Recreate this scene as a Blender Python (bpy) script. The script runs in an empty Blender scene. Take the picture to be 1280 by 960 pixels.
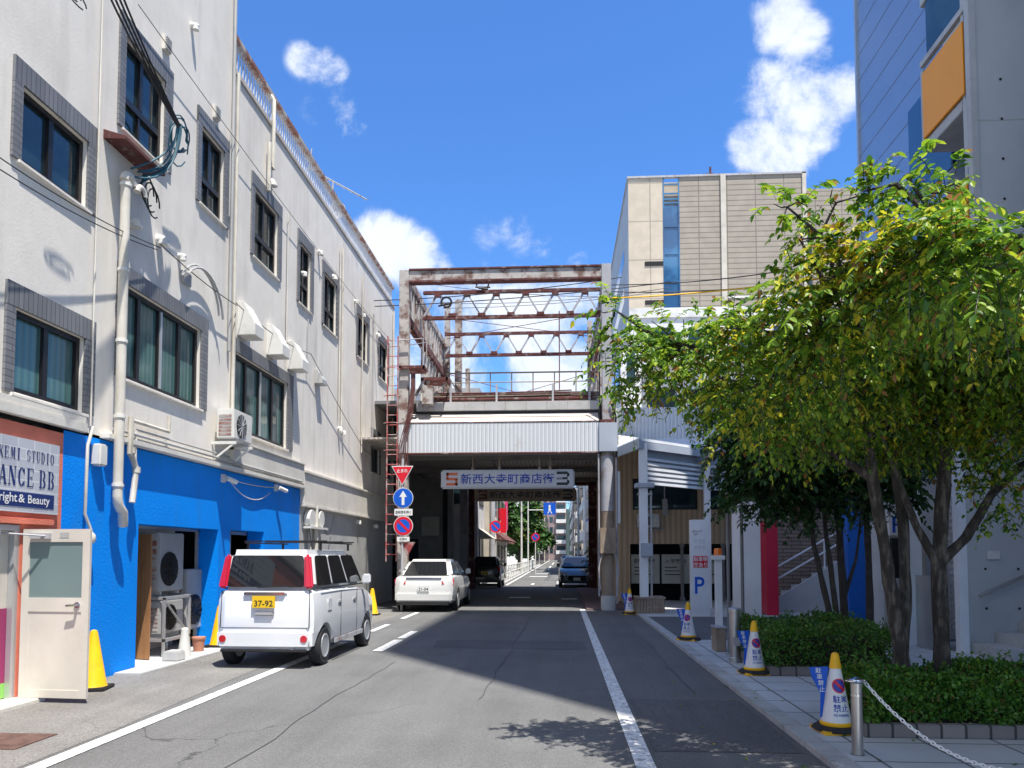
import bpy, bmesh, math, random
import numpy as np
from mathutils import Vector, Matrix

SC = bpy.context.scene
COL = SC.collection
rad = math.radians
random.seed(7)

# ------------------------------------------------------------------ camera, sky, sun, exposure
cam_data = bpy.data.cameras.new("camera")
cam_data.sensor_width = 36.0
cam_data.lens = 27.0
cam_data.shift_y = 0.1271
cam_data.clip_start = 0.05
cam_data.clip_end = 9000
cam = bpy.data.objects.new("camera", cam_data)
COL.objects.link(cam)
cam.location = (0, 0, 1.6)
cam.rotation_euler = (rad(93.0), 0, rad(3.5714))
SC.camera = cam

SUN = Vector((0.22, -0.30, 1.0)).normalized()      # towards the sun
sun_data = bpy.data.lights.new("sun", 'SUN')
sun_data.energy = 4.2
sun_data.angle = rad(0.53)
sun_data.color = (1.0, 0.955, 0.88)
sun = bpy.data.objects.new("sun", sun_data)
COL.objects.link(sun)
sun.rotation_euler = SUN.to_track_quat('Z', 'Y').to_euler()
sun.location = (10, -15, 60)

SC.view_settings.view_transform = 'Standard'
SC.view_settings.look = 'None'
SC.view_settings.gamma = 1.0
SC.view_settings.use_curve_mapping = False
SC.view_settings.exposure = 1.0
SC.cycles.max_bounces = 6
SC.cycles.transparent_max_bounces = 6
SC.cycles.use_denoising = True

world = bpy.data.worlds.new("World")
SC.world = world
world.use_nodes = True
wn, wl = world.node_tree.nodes, world.node_tree.links
wn.clear()
w_out = wn.new('ShaderNodeOutputWorld')
w_bg = wn.new('ShaderNodeBackground')
w_bg.inputs['Strength'].default_value = 0.088
sky = wn.new('ShaderNodeTexSky')
sky.sky_type = 'NISHITA'
sky.sun_disc = False
sky.sun_elevation = math.asin(SUN.z)
sky.sun_rotation = math.atan2(SUN.x, SUN.y)
sky.air_density = 1.25
sky.dust_density = 0.15
sky.ozone_density = 3.2
tc = wn.new('ShaderNodeTexCoord')
def wmath(op, a, b=None, c=None, clamp=False):
    n = wn.new('ShaderNodeMath'); n.operation = op; n.use_clamp = clamp
    for i, v in enumerate((a, b, c)):
        if v is None: continue
        if isinstance(v, (int, float)): n.inputs[i].default_value = v
        else: wl.new(v, n.inputs[i])
    return n.outputs[0]
# cloud banks: (direction, angular radius in degrees, weight)
CLOUDS = [
    ((0.2325, 0.7947, 0.5607), 1.80, 0.95),
    ((0.2546, 0.8007, 0.5422), 1.64, 0.85),
    ((0.2336, 0.8329, 0.5018), 2.13, 0.90),
    ((0.2628, 0.8309, 0.4905), 2.46, 1.04),
    ((0.2937, 0.8218, 0.4883), 1.97, 1.00),
    ((0.2259, 0.8559, 0.4652), 1.97, 0.95),
    ((0.2563, 0.8554, 0.4501), 2.13, 0.95),
    ((0.2862, 0.8390, 0.4628), 1.48, 0.76),
    ((0.2733, 0.8089, 0.5206), 1.23, 0.66),
    ((-0.2771, 0.7955, 0.5389), 1.12, 0.58),
    ((-0.2619, 0.8036, 0.5345), 1.21, 0.61),
    ((-0.2455, 0.8087, 0.5345), 0.86, 0.48),
    ((-0.2466, 0.8294, 0.5013), 1.29, 0.42),
    ((-0.2319, 0.8439, 0.4838), 1.21, 0.41),
    ((-0.2724, 0.8239, 0.4971), 1.03, 0.34),
    ((-0.2243, 0.8508, 0.4751), 0.86, 0.34),
    ((-0.2123, 0.9037, 0.3719), 2.46, 1.04),
    ((-0.1800, 0.9151, 0.3607), 2.13, 1.04),
    ((-0.1572, 0.9273, 0.3396), 2.05, 0.95),
    ((-0.2417, 0.9039, 0.3528), 2.46, 1.04),
    ((-0.0475, 0.9188, 0.3918), 1.64, 0.47),
    ((-0.0085, 0.9231, 0.3846), 1.80, 0.47),
    ((0.0208, 0.9267, 0.3753), 1.31, 0.38),
    ((-0.0867, 0.9171, 0.3891), 1.21, 0.29),
    ((-0.0997, 0.9502, 0.2953), 3.69, 1.14),
    ((-0.0295, 0.9606, 0.2765), 3.69, 1.09),
    ((0.0310, 0.9493, 0.3128), 2.46, 0.90),
    ((-0.1414, 0.9586, 0.2470), 4.10, 1.14),
    ((0.0007, 0.9759, 0.2180), 4.10, 1.14),
    ((-0.0588, 0.9413, 0.3323), 1.64, 0.66),
    ((0.0209, 0.9401, 0.3402), 1.64, 0.57),
    ((0.0700, 0.9351, 0.3473), 1.64, 0.52),
    ((-.6, -.6, .5), 24., 1.2), ((.7, -.5, .7), 22., 1.2), ((.8, .4, .5), 16., 1.1), ((.2, -.9, .35), 24., 1.2), ((-.8, .1, .5), 22., 1.1), ((-.1, -.5, 1.), 22., 1.2), ((-.3, .2, 1.), 15., 1.0),  # large unseen banks, added to brighten the shaded areas
]
acc = None
for d, r, wgt in CLOUDS:
    v = Vector(d).normalized()
    dp = wn.new('ShaderNodeVectorMath'); dp.operation = 'DOT_PRODUCT'
    wl.new(tc.outputs['Generated'], dp.inputs[0]); dp.inputs[1].default_value = v
    mr = wn.new('ShaderNodeMapRange'); mr.interpolation_type = 'SMOOTHSTEP'
    mr.inputs['From Min'].default_value = math.cos(rad(r * 1.3)); mr.inputs['From Max'].default_value = 1.0
    mr.inputs['To Min'].default_value = 0.0; mr.inputs['To Max'].default_value = wgt
    wl.new(dp.outputs['Value'], mr.inputs['Value'])
    acc = mr.outputs[0] if acc is None else wmath('MAXIMUM', acc, mr.outputs[0])
nz = wn.new('ShaderNodeTexNoise'); nz.inputs['Scale'].default_value = 8.0
nz.inputs['Detail'].default_value = 12.0; nz.inputs['Roughness'].default_value = 0.66
nz.inputs['Distortion'].default_value = 0.35
wl.new(tc.outputs['Generated'], nz.inputs['Vector'])
dens = wmath('ADD', acc, wmath('MULTIPLY', wmath('SUBTRACT', nz.outputs['Fac'], 0.5), 4.6))
mr = wn.new('ShaderNodeMapRange'); mr.interpolation_type = 'SMOOTHSTEP'
mr.inputs['From Min'].default_value = 0.28; mr.inputs['From Max'].default_value = 1.45
wl.new(wmath('MULTIPLY', dens, wmath('GREATER_THAN', acc, 0.001)), mr.inputs['Value'])
cmask = wmath('MULTIPLY', mr.outputs[0], wmath('MULTIPLY', acc, 2.5, clamp=True), clamp=True)
tint = wn.new('ShaderNodeMix'); tint.data_type = 'RGBA'; tint.blend_type = 'MULTIPLY'; tint.inputs[0].default_value = 1.0
wl.new(sky.outputs[0], tint.inputs[6]); tint.inputs[7].default_value = (0.47, 0.80, 1.25, 1)
mix = wn.new('ShaderNodeMix'); mix.data_type = 'RGBA'
wl.new(cmask, mix.inputs[0]); wl.new(tint.outputs[2], mix.inputs[6]); mix.inputs[7].default_value = (5.6, 6.0, 6.7, 1)
wl.new(mix.outputs[2], w_bg.inputs['Color']); wl.new(w_bg.outputs[0], w_out.inputs['Surface'])

# ------------------------------------------------------------------ materials
def _principled(name):
    m = bpy.data.materials.new(name); m.use_nodes = True
    return m, m.node_tree.nodes, m.node_tree.links, m.node_tree.nodes['Principled BSDF']
def pm(name, c1, c2=None, mix=(.52, .68), c2f=1.0, scale=1.5, rough=.7, metal=0., var=.12, bump=0., bscale=40., stretch=(1, 1, 1), spec=.4, coat=0., fine=0., fscale=150.):
    """principled surface: c1 with slow brightness drift, blotches of c2 where a noise passes the mix range, fine grain, bump"""
    m, n, l, b = _principled(name)
    geo = n.new('ShaderNodeNewGeometry')
    mp = n.new('ShaderNodeMapping'); mp.inputs['Scale'].default_value = stretch
    l.new(geo.outputs['Position'], mp.inputs['Vector'])
    def noise(s, d=5, src=mp.outputs[0], r=.6):
        t = n.new('ShaderNodeTexNoise'); t.inputs['Scale'].default_value = s; t.inputs['Detail'].default_value = d
        t.inputs['Roughness'].default_value = r; l.new(src, t.inputs['Vector']); return t.outputs['Fac']
    def mrange(src, a, bb, c, d):
        t = n.new('ShaderNodeMapRange'); l.new(src, t.inputs['Value'])
        for k, v in zip(('From Min', 'From Max', 'To Min', 'To Max'), (a, bb, c, d)): t.inputs[k].default_value = v
        return t.outputs[0]
    col = n.new('ShaderNodeRGB'); col.outputs[0].default_value = (*c1, 1); cur = col.outputs[0]
    if c2 is not None:
        mx = n.new('ShaderNodeMix'); mx.data_type = 'RGBA'
        l.new(mrange(noise(scale, 8), mix[0], mix[1], 0, c2f), mx.inputs[0]); l.new(cur, mx.inputs[6]); mx.inputs[7].default_value = (*c2, 1)
        cur = mx.outputs[2]
    if var:
        hv = n.new('ShaderNodeHueSaturation'); l.new(cur, hv.inputs['Color'])
        f = mrange(noise(scale * .6 + .13, 4, geo.outputs['Position']), .3, .7, 1 - var, 1 + var)
        if fine:
            mm = n.new('ShaderNodeMath'); mm.operation = 'MULTIPLY'; l.new(f, mm.inputs[0])
            l.new(mrange(noise(fscale, 2, geo.outputs['Position']), .3, .7, 1 - fine, 1 + fine), mm.inputs[1]); f = mm.outputs[0]
        l.new(f, hv.inputs['Value']); cur = hv.outputs[0]
    l.new(cur, b.inputs['Base Color'])
    b.inputs['Roughness'].default_value = rough; b.inputs['Metallic'].default_value = metal
    b.inputs['Specular IOR Level'].default_value = spec; b.inputs['Coat Weight'].default_value = coat; b.inputs['Coat Roughness'].default_value = .05
    if bump:
        bp = n.new('ShaderNodeBump'); bp.inputs['Strength'].default_value = bump; bp.inputs['Distance'].default_value = .02
        l.new(noise(bscale, 4, geo.outputs['Position']), bp.inputs['Height']); l.new(bp.outputs[0], b.inputs['Normal'])
    return m
def pm_brick(name, c1, c2, mortar, w, h, axes='yz', gap=.012, rough=.7, bump=.4, offset=.5, spec=.4, var=.1):
    """coursed units w x h metres on a plane spanned by two world axes"""
    m, n, l, b = _principled(name)
    geo = n.new('ShaderNodeNewGeometry'); sep = n.new('ShaderNodeSeparateXYZ'); l.new(geo.outputs['Position'], sep.inputs[0])
    cmb = n.new('ShaderNodeCombineXYZ')
    l.new(sep.outputs['xyz'.index(axes[0])], cmb.inputs[0]); l.new(sep.outputs['xyz'.index(axes[1])], cmb.inputs[1])
    t = n.new('ShaderNodeTexBrick'); l.new(cmb.outputs[0], t.inputs['Vector'])
    t.inputs['Scale'].default_value = 1.0; t.inputs['Brick Width'].default_value = w; t.inputs['Row Height'].default_value = h
    t.inputs['Mortar Size'].default_value = gap; t.inputs['Mortar Smooth'].default_value = .2; t.offset = offset
    t.inputs['Color1'].default_value = (*c1, 1); t.inputs['Color2'].default_value = (*c2, 1); t.inputs['Mortar'].default_value = (*mortar, 1)
    hv = n.new('ShaderNodeHueSaturation'); l.new(t.outputs['Color'], hv.inputs['Color'])
    nz = n.new('ShaderNodeTexNoise'); nz.inputs['Scale'].default_value = 1.1; nz.inputs['Detail'].default_value = 8; l.new(geo.outputs['Position'], nz.inputs['Vector'])
    mr = n.new('ShaderNodeMapRange'); l.new(nz.outputs['Fac'], mr.inputs['Value'])
    for k, v in zip(('From Min', 'From Max', 'To Min', 'To Max'), (.3, .7, 1 - var, 1 + var)): mr.inputs[k].default_value = v
    l.new(mr.outputs[0], hv.inputs['Value']); l.new(hv.outputs[0], b.inputs['Base Color'])
    b.inputs['Roughness'].default_value = rough; b.inputs['Specular IOR Level'].default_value = spec
    bp = n.new('ShaderNodeBump'); bp.inputs['Strength'].default_value = bump; bp.inputs['Distance'].default_value = .01; bp.invert = True
    l.new(t.outputs['Fac'], bp.inputs['Height']); l.new(bp.outputs[0], b.inputs['Normal'])
    return m
def pm_wave(name, c1, c2, width, axis='X', rough=.4, metal=0., spec=.5, bump=.6, lo=.35, hi=.65, rust=None):
    """regular ribs along one world axis (corrugated sheet, curtain folds)"""
    m, n, l, b = _principled(name)
    geo = n.new('ShaderNodeNewGeometry'); w = n.new('ShaderNodeTexWave'); l.new(geo.outputs['Position'], w.inputs['Vector'])
    w.bands_direction = axis; w.inputs['Scale'].default_value = math.pi / 10 / width * 1.0; w.inputs['Distortion'].default_value = .0
    mr = n.new('ShaderNodeMapRange'); l.new(w.outputs['Fac'], mr.inputs['Value']); mr.inputs['From Min'].default_value = lo; mr.inputs['From Max'].default_value = hi
    mx = n.new('ShaderNodeMix'); mx.data_type = 'RGBA'; l.new(mr.outputs[0], mx.inputs[0]); mx.inputs[6].default_value = (*c1, 1); mx.inputs[7].default_value = (*c2, 1)
    cur = mx.outputs[2]
    nz = n.new('ShaderNodeTexNoise'); nz.inputs['Scale'].default_value = .9; nz.inputs['Detail'].default_value = 8; nz.inputs['Roughness'].default_value = .7
    l.new(geo.outputs['Position'], nz.inputs['Vector'])
    r2 = n.new('ShaderNodeMapRange'); l.new(nz.outputs['Fac'], r2.inputs['Value']); r2.inputs['From Min'].default_value = .58; r2.inputs['From Max'].default_value = .75; r2.inputs['To Max'].default_value = .55
    m2 = n.new('ShaderNodeMix'); m2.data_type = 'RGBA'; l.new(r2.outputs[0], m2.inputs[0]); l.new(cur, m2.inputs[6])
    m2.inputs[7].default_value = (*(rust or [c * .6 for c in c1]), 1)
    l.new(m2.outputs[2], b.inputs['Base Color'])
    b.inputs['Roughness'].default_value = rough; b.inputs['Metallic'].default_value = metal; b.inputs['Specular IOR Level'].default_value = spec
    bp = n.new('ShaderNodeBump'); bp.inputs['Strength'].default_value = bump; bp.inputs['Distance'].default_value = .02
    l.new(mr.outputs[0], bp.inputs['Height']); l.new(bp.outputs[0], b.inputs['Normal'])
    return m
def pm_leaf(name, greens, yellow, brown, yscale=1.3, ylo=.585, yhi=.77, trans=.35):
    """leaf: every leaf its own green, with drifts of yellow and some brown ones"""
    m, n, l, b = _principled(name)
    geo = n.new('ShaderNodeNewGeometry')
    cr = n.new('ShaderNodeValToRGB'); l.new(geo.outputs['Random Per Island'], cr.inputs[0])
    cr.color_ramp.elements[0].color = (*greens[0], 1); cr.color_ramp.elements[1].color = (*greens[-1], 1)
    for i, g in enumerate(greens[1:-1]):
        e = cr.color_ramp.elements.new((i + 1) / (len(greens) - 1)); e.color = (*g, 1)
    nz = n.new('ShaderNodeTexNoise'); nz.inputs['Scale'].default_value = yscale; nz.inputs['Detail'].default_value = 3; l.new(geo.outputs['Position'], nz.inputs['Vector'])
    ad = n.new('ShaderNodeMath'); ad.operation = 'MULTIPLY_ADD'; l.new(geo.outputs['Random Per Island'], ad.inputs[0]); ad.inputs[1].default_value = .28; l.new(nz.outputs['Fac'], ad.inputs[2])
    mr = n.new('ShaderNodeMapRange'); l.new(ad.outputs[0], mr.inputs['Value']); mr.inputs['From Min'].default_value = ylo + .14; mr.inputs['From Max'].default_value = yhi + .14
    mx = n.new('ShaderNodeMix'); mx.data_type = 'RGBA'; l.new(mr.outputs[0], mx.inputs[0]); l.new(cr.outputs[0], mx.inputs[6]); mx.inputs[7].default_value = (*yellow, 1)
    wn_ = n.new('ShaderNodeTexWhiteNoise'); wn_.noise_dimensions = '1D'; l.new(geo.outputs['Random Per Island'], wn_.inputs['W'])
    gt = n.new('ShaderNodeMath'); gt.operation = 'GREATER_THAN'; l.new(wn_.outputs['Value'], gt.inputs[0]); gt.inputs[1].default_value = .95
    m2 = n.new('ShaderNodeMix'); m2.data_type = 'RGBA'; l.new(gt.outputs[0], m2.inputs[0]); l.new(mx.outputs[2], m2.inputs[6]); m2.inputs[7].default_value = (*brown, 1)
    l.new(m2.outputs[2], b.inputs['Base Color']); b.inputs['Roughness'].default_value = .42; b.inputs['Specular IOR Level'].default_value = .45
    tr = n.new('ShaderNodeBsdfTranslucent'); l.new(m2.outputs[2], tr.inputs['Color'])
    ms = n.new('ShaderNodeMixShader'); ms.inputs[0].default_value = trans
    l.new(b.outputs[0], ms.inputs[1]); l.new(tr.outputs[0], ms.inputs[2])
    l.new(ms.outputs[0], n['Material Output'].inputs['Surface'])
    return m
def pm_asphalt(name, c, var=.13, crack=.5):
    m, n, l, b = _principled(name)
    geo = n.new('ShaderNodeNewGeometry')
    def noise(s, d, r=.6, st=None):
        t = n.new('ShaderNodeTexNoise'); t.inputs['Scale'].default_value = s; t.inputs['Detail'].default_value = d; t.inputs['Roughness'].default_value = r
        if st:
            mp = n.new('ShaderNodeMapping'); mp.inputs['Scale'].default_value = st; l.new(geo.outputs['Position'], mp.inputs[0]); l.new(mp.outputs[0], t.inputs['Vector'])
        else: l.new(geo.outputs['Position'], t.inputs['Vector'])
        return t.outputs['Fac']
    def mrange(s, a, bb, c_, d):
        t = n.new('ShaderNodeMapRange'); l.new(s, t.inputs['Value'])
        for k, v in zip(('From Min', 'From Max', 'To Min', 'To Max'), (a, bb, c_, d)): t.inputs[k].default_value = v
        return t.outputs[0]
    def mul(a, bb):
        t = n.new('ShaderNodeMath'); t.operation = 'MULTIPLY'; l.new(a, t.inputs[0]); l.new(bb, t.inputs[1]); return t.outputs[0]
    grain = noise(70, 3, .75)
    f = mul(mrange(grain, .3, .7, .52, 1.48), mrange(noise(.7, 6), .3, .7, 1 - var, 1 + var))
    f = mul(f, mrange(noise(1.0, 6, .65, (1.6, .10, 1)), .35, .7, 1.10, .84))
    f = mul(f, mrange(noise(22, 4, .7), .3, .7, .84, 1.16))
    f = mul(f, mrange(noise(190, 1), .58, .70, 1.0, 1.7))
    vo = n.new('ShaderNodeTexVoronoi'); vo.feature = 'DISTANCE_TO_EDGE'; vo.inputs['Scale'].default_value = .33
    wp = n.new('ShaderNodeVectorMath'); wp.operation = 'ADD'
    nv = n.new('ShaderNodeTexNoise'); nv.inputs['Scale'].default_value = 1.2; nv.inputs['Detail'].default_value = 6; l.new(geo.outputs['Position'], nv.inputs['Vector'])
    l.new(geo.outputs['Position'], wp.inputs[0]); l.new(nv.outputs['Color'], wp.inputs[1]); l.new(wp.outputs[0], vo.inputs['Vector'])
    ck = mrange(vo.outputs['Distance'], .0015, .004, 1 - crack, 1.0)
    sel = mrange(noise(.35, 3), .48, .56, 1.0, 0.0)
    mx = n.new('ShaderNodeMix'); mx.data_type = 'FLOAT'; l.new(sel, mx.inputs[0]); l.new(ck, mx.inputs[2]); mx.inputs[3].default_value = 1.0
    f = mul(f, mx.outputs[0])
    hv = n.new('ShaderNodeHueSaturation'); hv.inputs['Color'].default_value = (*c, 1); l.new(f, hv.inputs['Value'])
    l.new(hv.outputs[0], b.inputs['Base Color']); b.inputs['Roughness'].default_value = .85; b.inputs['Specular IOR Level'].default_value = .3
    bp = n.new('ShaderNodeBump'); bp.inputs['Strength'].default_value = .5; bp.inputs['Distance'].default_value = .006
    l.new(grain, bp.inputs['Height']); l.new(bp.outputs[0], b.inputs['Normal'])
    return m

M = dict(
    asphalt=pm_asphalt('asphalt', (.125, .125, .123)),
    asphalt_old=pm_asphalt('roadside asphalt', (.165, .16, .15), .18, .3),
    asphalt_dark=pm_asphalt('driveway asphalt', (.105, .108, .115), .12, .3),
    paint_line=pm('road paint', (.72, .72, .70), (.24, .24, .235), (.50, .64), .85, scale=14, rough=.6, fine=.25, fscale=60),
    stucco=pm('white stucco', (.78, .735, .665), (.54, .50, .45), (.50, .76), .7, scale=2.2, rough=.85, var=.07, bump=.12, bscale=30, stretch=(1, 1, .11)),
    ledge=pm('cream ledge', (.64, .61, .55), (.36, .33, .28), (.58, .78), .7, scale=2.2, rough=.8, bump=.2, stretch=(1, 1, .3)),
    salmon=pm('salmon paint', (.74, .21, .13), (.6, .18, .12), (.5, .7), .6, scale=3, rough=.75, bump=.5, bscale=60),
    bluepaint=pm('blue paint', (.0, .245, .84), (.02, .21, .64), (.50, .70), .65, scale=2.4, rough=.65, spec=.15, stretch=(1, 1, .22), fine=.04, var=.05, bump=.35, bscale=30),
    greyshutter=pm('grey shutter wall', (.42, .42, .41), (.3, .3, .29), (.55, .75), .5, scale=2, rough=.7, bump=.15),
    greytile=pm_brick('grey border tile', (.165, .168, .178), (.205, .208, .215), (.085, .085, .092), .24, .07, 'yz', .006, .5),
    alu=pm('dark bronze aluminium', (.018, .017, .018), rough=.35, metal=.3, var=.1, spec=.5),
    silver=pm('silver aluminium', (.55, .56, .57), rough=.4, metal=.6, var=.08),
    teal=pm_wave('curtained teal glass', (.06, .135, .13), (.085, .175, .165), .11, 'Y', rough=.09, bump=.05, spec=.7),
    glass=pm('dark window glass', (.016, .036, .046), (.035, .075, .085), (.5, .6), .8, scale=1.3, rough=.04, var=.25, spec=.8),
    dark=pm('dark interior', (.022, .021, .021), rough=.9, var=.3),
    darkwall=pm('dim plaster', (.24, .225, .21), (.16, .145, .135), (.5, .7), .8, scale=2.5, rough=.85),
    white_pvc=pm('white plastic pipe', (.62, .585, .51), (.42, .37, .29), (.5, .7), .8, scale=4, rough=.5, stretch=(1, 1, .3)),
    white_metal=pm('white enamel', (.66, .65, .61), (.45, .42, .36), (.6, .8), .5, scale=5, rough=.45),
    greypipe=pm('grey conduit', (.40, .40, .39), rough=.5, var=.15),
    rustrail=pm('rusty painted rail', (.40, .37, .35), (.24, .085, .05), (.45, .58), .9, scale=3.5, rough=.8, bump=.3),
    baluster=pm('pale blue baluster', (.55, .58, .63), (.3, .2, .17), (.58, .7), .7, scale=6, rough=.6),
    wire=pm('black cable', (.02, .02, .022), rough=.6),
    bluewire=pm('teal cable', (.02, .10, .14), rough=.5),
    wood=pm('plywood board', (.42, .21, .09), (.28, .12, .05), (.45, .65), .7, scale=3, rough=.7, stretch=(6, 6, .6), bump=.15),
    door=pm('cream painted door', (.62, .58, .51), (.5, .46, .4), (.6, .8), .5, scale=2, rough=.5),
    frosted=pm('frosted grey-green glass', (.17, .235, .235), rough=.3, var=.06, spec=.5),
    magenta=pm('magenta panel', (.33, .035, .13), rough=.35, var=.08),
    lime=pm('lime strip', (.25, .55, .12), rough=.4),
    yellow_cone=pm('yellow plastic', (.86, .46, .008), (.65, .33, .02), (.55, .75), .5, scale=6, rough=.45),
    black_rubber=pm('black rubber', (.022, .022, .024), rough=.8, var=.2),
    white_paint=pm('white paint', (.72, .73, .75), (.58, .58, .57), (.6, .8), .5, scale=1.5, rough=.45),
    grey_paint=pm('grey paint', (.36, .40, .46), rough=.5, var=.06),
    red_paint=pm('red paint', (.52, .018, .055), rough=.4, var=.06),
    blue_pillar=pm('blue pillar paint', (.012, .13, .52), rough=.4, var=.06),
    steel_rust=pm('rusty white steel', (.47, .44, .41), (.16, .085, .066), (.47, .60), .95, scale=3.0, rough=.75, bump=.3, var=.15),
    rust=pm('red rust', (.115, .036, .032), (.30, .235, .22), (.53, .66), .8, scale=4.5, rough=.85, bump=.4, var=.25),
    red_ladder=pm('red oxide ladder', (.36, .075, .075), (.42, .33, .31), (.46, .6), .9, scale=4, rough=.7),
    brownsteel=pm('brown steel', (.30, .24, .18), (.2, .12, .08), (.5, .7), .7, scale=3, rough=.65),
    greysteel=pm('weathered grey steel', (.40, .40, .42), (.25, .18, .15), (.55, .68), .8, scale=2.5, rough=.6),
    corrugated=pm_wave('white corrugated sheet', (.72, .74, .75), (.58, .61, .64), .115, 'X', rough=.45, bump=.8, rust=(.42, .30, .26)),
    slope=pm('weathered beige flashing', (.50, .46, .42), (.34, .29, .25), (.5, .7), .7, scale=1.8, rough=.75, stretch=(1, 2, 2)),
    ceilrib=pm_wave('ribbed ceiling', (.52, .47, .43), (.36, .32, .29), .15, 'X', rough=.6, bump=.8),
    concrete=pm('board concrete', (.46, .47, .47), (.37, .38, .385), (.5, .75), .7, scale=.9, rough=.8, var=.08, bump=.12, bscale=25),
    concrete_light=pm('pale concrete', (.46, .46, .45), (.36, .35, .34), (.5, .7), .7, scale=2, rough=.85, bump=.2),
    orange=pm('orange panel', (.98, .36, .004), rough=.45, var=.04),
    bluepanel=pm('blue-grey metal cladding', (.34, .39, .48), rough=.22, metal=.55, var=.04, spec=.6),
    beige_panel=pm_brick('beige facade panels', (.53, .45, .345), (.55, .465, .36), (.34, .29, .225), 2.4, 3.1, 'xz', .05, .7, .1, 0),
    beige_slat=pm_brick('taupe slat facade', (.335, .29, .23), (.35, .30, .24), (.19, .165, .135), 2.2, .42, 'xz', .045, .7, .3, .0),
    beige_side=pm_brick('side facade panels', (.42, .44, .47), (.44, .46, .49), (.3, .32, .35), 3., 3.1, 'yz', .06, .7, .1, 0),
    greysoldier=pm_brick('grey soldier tile', (.165, .168, .178), (.205, .208, .215), (.085, .085, .092), .075, 1.2, 'yz', .006, .5),
    tar=pm('tar seam', (.05, .05, .05), rough=.7),
    patch=pm_asphalt('asphalt patch', (.098, .098, .10), .1, .2),
    slim=pm('grey pole paint', (.17, .17, .175), rough=.5),
    joint=pm('panel joint', (.15, .18, .24), rough=.5),
    bluewindow=pm('blue curtain wall glass', (.03, .10, .22), (.05, .17, .32), (.5, .6), .9, scale=.35, rough=.05, var=.2, spec=.9),
    pave=pm_brick('pavement slabs', (.44, .46, .48), (.48, .50, .52), (.12, .125, .135), .6, .6, 'yx', .012, .8, .3, 0),
    kerb=pm('kerb stone', (.40, .41, .41), (.28, .28, .27), (.5, .7), .8, scale=3, rough=.85, bump=.2),
    brickpave=pm_brick('reddish brick paving', (.23, .13, .13), (.28, .17, .16), (.14, .11, .11), .2, .1, 'xy', .008, .85),
    planter=pm_brick('planter edging blocks', (.17, .155, .145), (.23, .21, .20), (.05, .05, .05), .2, .5, 'xz', .012, .85, .5, 0),
    bark=pm('grey bark', (.034, .029, .025), (.125, .11, .095), (.47, .62), .85, scale=13, rough=.9, bump=.7, bscale=35, stretch=(1.5, 1.5, .35), var=.25),
    bark_dark=pm('dark bark', (.05, .042, .036), (.09, .08, .07), (.5, .7), .7, scale=9, rough=.9, bump=.6, bscale=35),
    leaf=pm_leaf('tree leaves', [(.04, .115, .018), (.11, .24, .022), (.22, .36, .028), (.37, .49, .035)], (.76, .60, .035), (.30, .15, .04), trans=.52),
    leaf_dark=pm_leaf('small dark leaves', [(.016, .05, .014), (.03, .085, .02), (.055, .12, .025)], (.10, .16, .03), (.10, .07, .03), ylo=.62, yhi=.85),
    leaf_far=pm_leaf('far leaves', [(.04, .10, .03), (.07, .17, .04), (.11, .21, .05)], (.22, .25, .05), (.12, .1, .04), yscale=.4),
    hedge=pm_leaf('hedge leaves', [(.034, .11, .016), (.07, .185, .024), (.125, .27, .028)], (.16, .27, .03), (.15, .10, .03), yscale=2.2, ylo=.56, yhi=.8, trans=.25),
    shaded_core=pm('shaded twig core', (.045, .038, .026), rough=1.),
    carwhite=pm('white car paint', (.74, .75, .76), rough=.25, var=.02, coat=.8),
    carsilver=pm('pearl car paint', (.66, .66, .64), rough=.25, var=.02, coat=.8),
    carblack=pm('black car paint', (.018, .018, .02), rough=.2, coat=.9),
    cargrey=pm('dark grey car paint', (.05, .055, .065), rough=.25, coat=.8),
    carglass=pm('car glass', (.012, .014, .017), rough=.03, spec=.9, var=0),
    taillight=pm('red lamp lens', (.52, .012, .03), rough=.15, spec=.7, coat=.5),
    clearlamp=pm('clear lamp lens', (.6, .62, .64), rough=.12, spec=.8),
    plate_yellow=pm('yellow plate', (.78, .50, .02), rough=.4, var=.02),
    plate_white=pm('white plate', (.75, .75, .73), rough=.4, var=.02),
    chrome=pm('chrome', (.6, .6, .6), rough=.15, metal=1., var=.02),
    stainless=pm('stainless steel', (.52, .50, .47), rough=.32, metal=.9, var=.06),
    sign_red=pm('sign red', (.66, .012, .03), rough=.35, var=.03),
    sign_blue=pm('sign blue', (.006, .10, .56), rough=.35, var=.03),
    sign_white=pm('sign white', (.76, .76, .75), rough=.4, var=.03),
    sign_grey=pm('sign board pale grey', (.52, .53, .55), rough=.5, var=.05),
    navy=pm('navy lettering', (.012, .03, .14), rough=.5),
    royal=pm('royal blue lettering', (.03, .06, .36), rough=.5),
    ink=pm('black lettering', (.02, .025, .025), rough=.5),
    sign_orange=pm('orange emblem', (.66, .15, .06), rough=.5),
    sign_brick=pm_brick('pale brick sign board', (.40, .42, .47), (.47, .485, .52), (.58, .59, .61), .26, .115, 'yz', .008, .5, .1),
    pink=pm('pink banner', (.66, .05, .20), rough=.7),
    orange_lamp=pm('amber beacon', (.80, .17, .01), rough=.2, spec=.6, coat=.4),
    shopbrown=pm_wave('brown ribbed siding', (.62, .45, .29), (.48, .34, .22), .18, 'X', rough=.6, bump=.6),
    stonewall=pm_brick('brown stacked tile', (.22, .16, .125), (.27, .20, .16), (.10, .075, .06), .5, .11, 'xz', .015, .8),
    poster=pm('faded poster', (.50, .47, .40), (.40, .37, .3), (.5, .65), .6, scale=3, rough=.6),
    foliage_pot=pm('plant pot', (.2, .1, .06), rough=.8),
    tile_roof=pm('grey roof', (.2, .2, .21), rough=.8),
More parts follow.
